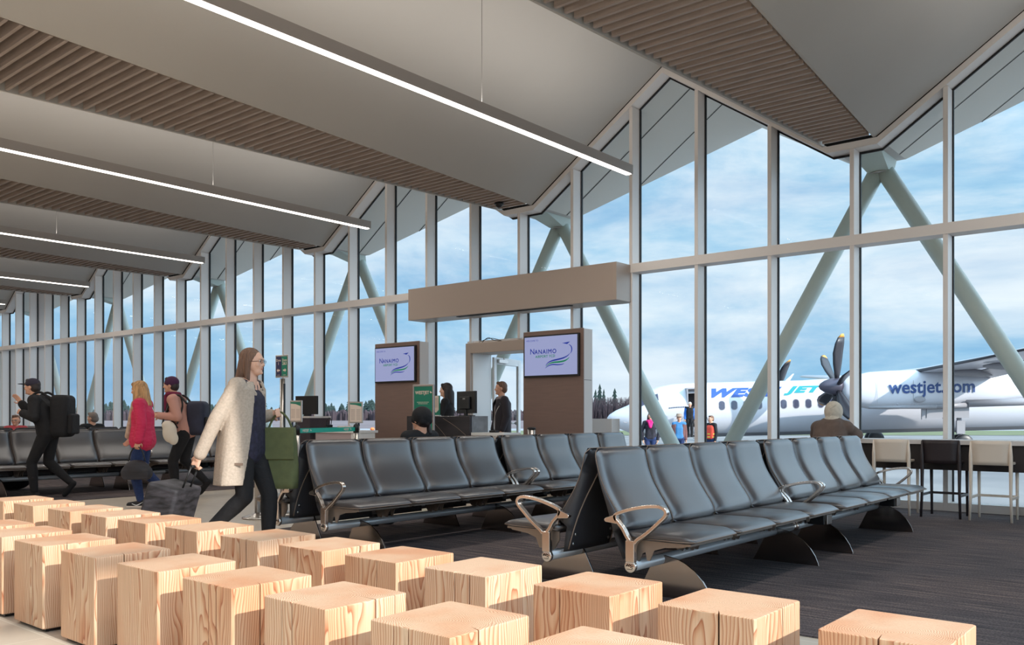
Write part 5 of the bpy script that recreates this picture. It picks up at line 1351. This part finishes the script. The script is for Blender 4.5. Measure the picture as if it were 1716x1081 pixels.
sport_shoe(p2, J['anL'], 1.57/1.7, 0, 1); sport_shoe(p2, J['anR'], 1.57/1.7, 50, 0)
gB = handhold(p2, J, 'L')
hbg = thing('handbag', 'dark slouchy handbag carried low by the person in the pink jacket', 'bag', (gB.x,gB.y,gB.z-.40), math.radians(226))
b = MB(); b.ell((0,0,.13), (.16,.07,.12), 20, 12); b.ell((.10,0,.09),(.09,.065,.09)); b.ell((-.10,0,.09),(.09,.065,.09)); b.box(-.15,.15,-.06,.06,.01,.12); blob(b, 'body', mat('grey_black_leather',(42,40,46),.55,noise=((3,3,26),.4)), hbg, .012)
MB().tube(cr([(-.1,0,.23),(-.06,0,.36),(0,0,.41),(.06,0,.36),(.1,0,.23)]), .008, 8).build('handle', M_black, hbg)

# 3. man in black with cap and backpack
p3, J, hd = person('person in black with a cap and a large backpack, one arm raised, walking left', (-12.62,5.12,0), 222, 1.68,
  dict(pel=(-.05,0,.93), chest=(.03,0,1.22), neck=(.12,0,1.40), head=(.18,0,1.545), shL=(.07,.17,1.36), shR=(.07,-.17,1.36), elL=(.02,.27,1.12), wrL=(.2,.2,1.18), elR=(.28,-.22,1.13), wrR=(.42,-.2,1.32), hipL=(-.05,.09,.9), hipR=(-.05,-.09,.9), knL=(.14,.09,.5), anL=(.10,.09,.085), knR=(.0,-.09,.5), anR=(-.32,-.09,.2)),
  top=M_blk, trousers=M_blk, shoe=M_blk, vox=.008, curl=(.9,.3), toe=(0,50), top_r=.028)
hair(p3, hd, SHORT, mat('dark_hair',(48,38,34),.6))
cpm = MB(); cpm.ell(hd(-.012,0,.052), (.098,.088,.075), 20, 12); cpm.v = [v for v in cpm.v]; cp3 = cpm.build('cap', mat('cap_navy',(40,36,52),.8), p3)
br_ = MB(); br_.ell(hd(.12,0,.045), (.07,.065,.008), 16, 8); br_.build('brim', M_blk, cp3)
bk = MB(); bk.box(-.36,-.12,-.17,.17,.84,1.42); bk3 = bk.build('backpack', M_blk); bk3.parent = None
bk3.location = p3.location; bk3.rotation_euler = p3.rotation_euler; m_ = bk3.modifiers.new('b','BEVEL'); m_.width = .07; m_.segments = 4; tag(bk3, 'large black backpack on the back of the person in black', 'backpack')
for p in bk3.data.polygons: p.use_smooth = True
MB().box(-.42,-.35,-.13,.13,.88,1.16).build('front_pocket', M_blk, bk3, bevel=.03, seg=3)
for q in (-.11,.11): MB().tube(cr([(-.13,q,1.36),(.02,q,1.455),(.155,q,1.36),(.15,q,1.15),(.0,q*1.5,.98),(-.13,q,.95)]), .016, 8).build('strap', M_blk, bk3)

# 4. purple beanie person
M_tan = mat('dusty_pink_top', (196,144,128), .8); M_maroon = mat('maroon_knit', (112,24,58), .85); M_purple = mat('purple_knit', (70,34,66), .9)
p4, J, hd = person('person in a purple beanie and maroon scarf leaning forward under a dark backpack', (-11.40,6.42,0), 222, 1.72,
  dict(pel=(-.10,0,.93), chest=(.0,0,1.21), neck=(.07,0,1.39), head=(.12,0,1.54), shL=(.04,.17,1.34), shR=(.04,-.17,1.34), elL=(-.06,.25,1.10), wrL=(.22,.16,1.12), elR=(.0,-.24,1.10), wrR=(.24,-.12,1.13), hipL=(-.1,.09,.9), hipR=(-.1,-.09,.9), knL=(.06,.09,.5), anL=(.02,.09,.085), knR=(-.04,-.09,.5), anR=(-.34,-.09,.2)),
  top=M_tan, trousers=M_blk, shoe=M_blk, vox=.008, toe=(0,50), top_r=.022)
hair(p4, hd, SHORT, mat('dark_hair',(48,38,34),.6))
b = MB(); b.ell(hd(-.015,0,.045), (.1,.092,.088), 20, 12); capsule(b, hd(.05,.03,.03), .03, hd(.05,-.03,.03), .03); blob(b, 'beanie', M_purple, p4, .009)
b = MB(); b.tube([tuple(J['neck']+V(.075*math.cos(a)+.015,.085*math.sin(a),.03)) for a in [2*PI*j/14 for j in range(14)]], .035, 8, closed=True); capsule(b, J['neck']+V(.1,.03,.0), .035, J['chest']+V(.16,.05,.0), .04); blob(b, 'scarf', M_maroon, p4, .01)
bk = MB(); bk.box(-.38,-.13,-.16,.16,.86,1.34); bk4 = bk.build('backpack', mat('navy_pack',(38,40,58),.7,noise=(8,.3))); bk4.location = p4.location; bk4.rotation_euler = p4.rotation_euler; m_ = bk4.modifiers.new('b','BEVEL'); m_.width = .07; m_.segments = 4; tag(bk4, 'dark navy backpack on the person in the purple beanie', 'backpack')
for p in bk4.data.polygons: p.use_smooth = True
MB().box(-.44,-.37,-.12,.12,.88,1.12).build('front_pocket', M_black, bk4, bevel=.03, seg=3)
for q in (-.11,.11): MB().tube(cr([(-.14,q,1.3),(-.02,q,1.42),(.10,q,1.36),(.13,q,1.18),(-.02,q*1.5,.98),(-.14,q,.95)]), .015, 8).build('strap', M_black, bk4)
wl = V(math.cos(math.radians(222)), math.sin(math.radians(222)), 0); wp = V(-11.40,6.42,0)+wl*.05+V(-wl.y,wl.x,0)*.25
tg2 = thing('shoulder_bag', 'cream fabric bag at the hip of the person in the purple beanie', 'bag', (wp.x,wp.y,.76), math.radians(222))
b = MB(); b.ell((0,0,.15),(.10,.05,.15)); b.ell((-.05,0,.06),(.07,.045,.09)); b.ell((.03,0,.24),(.08,.045,.07)); blob(b, 'body', mat('cream_canvas',(226,214,196),.9), tg2, .012); MB().tube(cr([(-.1,-.0,.26),(-.14,-.1,.5),(-.05,-.22,.66),(.06,-.12,.5),(.1,0,.26)]), .012, 8).build('strap', M_black, tg2)

# gate staff, door man, seated people
M_dhair = mat('black_brown_hair', (40,30,30), .5, bump=((90,90,5),.8,.01))
p5, J, hd = person('person with long dark hair and glasses behind the gate desk', (-9.58,9.92,0), 214, 1.66, dict(elR=(.1,-.22,1.13), wrR=(.26,-.15,1.05), elL=(.08,.22,1.13), wrL=(.25,.15,1.05)), top=M_blk, trousers=M_blk, shoe=M_blk, vox=.009, yaw=8, skin=M_skin2)
hair(p5, hd, LONG+[('c',(-.07,.0,-.05),.07,(-.09,0,-.32),.05)], M_dhair)
M_djk = mat('dark_jacket', (44,38,44), .8); M_gsh = mat('grey_shirt', (132,120,118), .85)
p6, J, hd = person('person in a dark open jacket standing in the boarding doorway, looking left', (-9.46,11.12,0), 236, 1.72, dict(elR=(.02,-.24,1.12), wrR=(.08,-.24,.9), elL=(-.02,.24,1.12), wrL=(.06,.25,.9)), top=M_gsh, trousers=M_blk, shoe=M_blk, vox=.009, yaw=-14)
hair(p6, hd, SHORT, M_bhair)
c = MB(); rings = []
for t in range(9):
    u = t/8; z = 1.42-.62*u; sy_, sx_ = (.15 if t == 0 else .19+.01*u), (.10 if t == 0 else .14); op = math.radians(24); o_, i_ = [], []
    for j in range(23):
        a = op+(2*PI-2*op)*j/22; o_.append((sx_*1.1*math.cos(a), sy_*1.08*math.sin(a), z)); i_.append(((sx_*1.1-.02)*math.cos(a), (sy_*1.08-.02)*math.sin(a), z))
    rings.append(o_+i_[::-1])
c.loft(rings)
for k in 'LR': capsule(c, J['sh'+k], .074, J['el'+k], .062); capsule(c, J['el'+k], .062, J['wr'+k], .05)
blob(c, 'open_jacket', M_djk, p6, .009)
p7, J, hd = person('person in a black beanie seated with their back to the camera in the middle row', (-6.30,6.03,0), 180, base=SEAT, top=M_blk, trousers=M_blk, shoe=M_blk, vox=.009)
hair(p7, hd, [('e',(-.04,0,-.01),(.07,.078,.07)),('c',(-.03,-.06,-.03),.03,(-.05,-.08,-.13),.022)], M_dhair)
b = MB(); b.ell(hd(-.02,0,.035), (.108,.1,.1), 20, 12); capsule(b, hd(.04,.05,.0), .035, hd(.04,-.05,.0), .035); capsule(b, hd(-.07,.04,-.01), .04, hd(-.07,-.04,-.01), .04); blob(b, 'beanie', M_blk, p7, .009)
M_hood = mat('hood_grey', (214,204,188), .9, noise=(30,.1)); M_bjk = mat('brown_jacket', (106,90,82), .85, noise=(12,.15))
p8, J, hd = person('person in a grey hood and brown jacket hunched at the window counter', (-3.76,10.42,0), 90, base=dict(pel=(0,0,.74), chest=(.13,0,.95), neck=(.21,0,1.06), head=(.25,0,1.17), shL=(.18,.17,.985), elL=(.32,.25,.90), wrL=(.52,.14,.90), shR=(.18,-.17,.985), elR=(.32,-.25,.90), wrR=(.52,-.14,.90), hipL=(.02,.09,.72), knL=(.40,.1,.66), anL=(.20,.1,.32), hipR=(.02,-.09,.72), knR=(.40,-.1,.66), anR=(.20,-.1,.32)), top=M_bjk, trousers=M_blk, shoe=M_blk, vox=.009, top_r=.034, slim=1.05)
b = MB(); b.ell(hd(-.02,0,.015), (.122,.108,.128), 22, 14); capsule(b, hd(-.02,0,-.03), .098, J['neck']+V(-.02,0,.03), .085); capsule(b, J['neck']+V(-.05,.06,.01), .045, J['neck']+V(-.05,-.06,.01), .045); b = blob(b, 'hood', M_hood, p8, .009)
ff = MB(); 
for q in range(4): ff.tube(cr([tuple(hd(-.105+.01*q,-.06+.02*q,.09-.03*q)), tuple(hd(-.135,.0,.05-.04*q)), tuple(hd(-.10,.06,.0-.03*q))]), .006, 6)
ff.build('fold', M_hood, b)
s4.location = (-3.76,10.42,0.004)
p9, J, hd = person('grey-haired person in a dark jacket seated facing away at far left', (-17.02,7.72,0), 180, base=SEAT, top=M_blk, trousers=M_blk, shoe=M_blk, vox=.011, yaw=30)
hair(p9, hd, SHORT, mat('grey_hair', (128,116,108), .7))
SE2 = {k: (v[0]+.02, v[1], v[2]-(.05 if k in ('chest','neck','head','shL','shR') else 0)) for k, v in SEAT.items()}
p10, J, hd = person('person with glasses in a red top seated at the far left edge', (-19.38,7.32,0), 0, base=SE2, top=mat('red_top',(170,60,66),.8), trousers=M_blk, shoe=M_blk, vox=.011, yaw=-40)
hair(p10, hd, SHORT, M_bhair)
gl = MB()
for q in (1,-1): gl.tube([tuple(hd(.093, q*.032+.021*math.cos(a*PI/6), .006+.015*math.sin(a*PI/6))) for a in range(12)], .003, 5, closed=True)
gl.build('glasses', M_black, p10)

# people outside
def out(px, d, z=GZ): v = view(at_px(px, d), d, 0); return (v[0], v[1], z)
M_scarf = mat('magenta_scarf', (226,30,120), .8); M_knit = mat('dark_cardigan', (40,38,48), .9, noise=(14,.6)); M_brownj = mat('rust_jacket', (112,74,72), .8); M_blue = mat('sky_blue_shirt', (60,120,170), .8); M_bluej = mat('bright_blue_jacket', (30,104,190), .7); M_vis = mat('hi_vis_orange', (240,84,62), .7); M_yel = mat('hi_vis_stripe', (236,226,90), .6)
q1_, J, hd = person('person in a magenta scarf and patterned dark cardigan outside the glass', out(1090,28), 300, 1.82, dict(elL=(-.02,.26,1.12), elR=(-.02,-.26,1.12)), top=M_knit, trousers=M_jean, shoe=M_blk, vox=.012, top_r=.015, slim=.88)
hair(q1_, hd, LONG, M_dhair)
b = MB(); b.tube([tuple(J['neck']+V(.085*math.cos(a)+.02,.1*math.sin(a),.0)) for a in [2*PI*j/14 for j in range(14)]], .045, 8, closed=True); capsule(b, J['neck']+V(.1,.06,0), .04, J['chest']+V(.15,.0,.02), .05); capsule(b, J['neck']+V(.1,-.06,0), .04, J['chest']+V(.15,.0,.02), .05); blob(b, 'scarf', M_scarf, q1_, .012)
q2_, J, hd = person('person in a brimmed hat, blue shirt and rust jacket outside the glass', out(1138,29.5), 305, 1.76, top=M_blue, trousers=M_jean, shoe=M_blk, vox=.012, slim=.86)
b = MB(); b.lathe([(.15,.04),(.155,.05),(.1,.06),(.095,.13),(.07,.15),(.01,.15)], 24, tuple(hd(0,0,0))); b.build('hat', mat('tan_hat',(150,132,116),.8), q2_)
c = MB()
for k in 'LR': capsule(c, J['sh'+k], .068, J['el'+k], .056); capsule(c, J['el'+k], .056, J['wr'+k], .045); sg_ = 1 if k == 'L' else -1; capsule(c, J['sh'+k]+V(.0,-sg_*.03,-.03), .075, (-.01,sg_*.105,.88), .085)
blob(c, 'open_jacket', M_brownj, q2_, .014)
q3_, J, hd = person('person in a bright blue jacket stepping out of the aircraft door', out(1156,42.0,.12), 300, 1.76, dict(chest=(.05,0,1.22), neck=(.1,0,1.4), head=(.16,0,1.53), knL=(.16,.09,.55), anL=(.12,.09,.1)), top=M_blk, trousers=M_blk, shoe=M_blk, vox=.014, pitch=20)
hair(q3_, hd, SHORT, mat('white_hair',(216,210,204),.7))
c = MB()
for k in 'LR': capsule(c, J['sh'+k], .072, J['el'+k], .06); capsule(c, J['el'+k], .06, J['wr'+k], .05); sg_ = 1 if k == 'L' else -1; capsule(c, J['sh'+k]+V(.0,-sg_*.02,-.03), .08, (-.02,sg_*.13,.9), .085)
blob(c, 'open_jacket', M_bluej, q3_, .014)
q4_, J, hd = person('person in an orange high-visibility vest outside, just right of the window post', out(1192,29), 250, 1.72, top=M_blk, trousers=M_jean, shoe=M_blk, vox=.012, slim=.88)
hair(q4_, hd, SHORT, M_bhair)
c = MB()
for off in (-.06,0,.06): capsule(c, J['pel']+V(0,off,.04), .12, J['chest']+V(0,off*1.1,.04), .122)
ve = blob(c, 'vest', M_vis, q4_, .012)
for z in (.98,1.08): MB().lathe([(1,0),(1,.035)], 28).build('stripe', M_yel, ve).scale = (.126,.19,1); ve.children[-1].location = (0,0,z)
# bag on the floor under the far left bench
lg_ = thing('duffel_bag', 'black duffel bag on the floor behind the person in black', 'bag', (-14.4,5.3,.004), 1.5)
b = MB(); b.ell((0,0,.15),(.3,.16,.15)); b.ell((.12,0,.13),(.2,.15,.13)); blob(b, 'body', M_blk, lg_, .015); MB().tube(cr([(-.15,-.1,.25),(-.05,-.12,.38),(.05,-.12,.38),(.15,-.1,.25)]), .01, 6).build('handle', M_black, lg_)
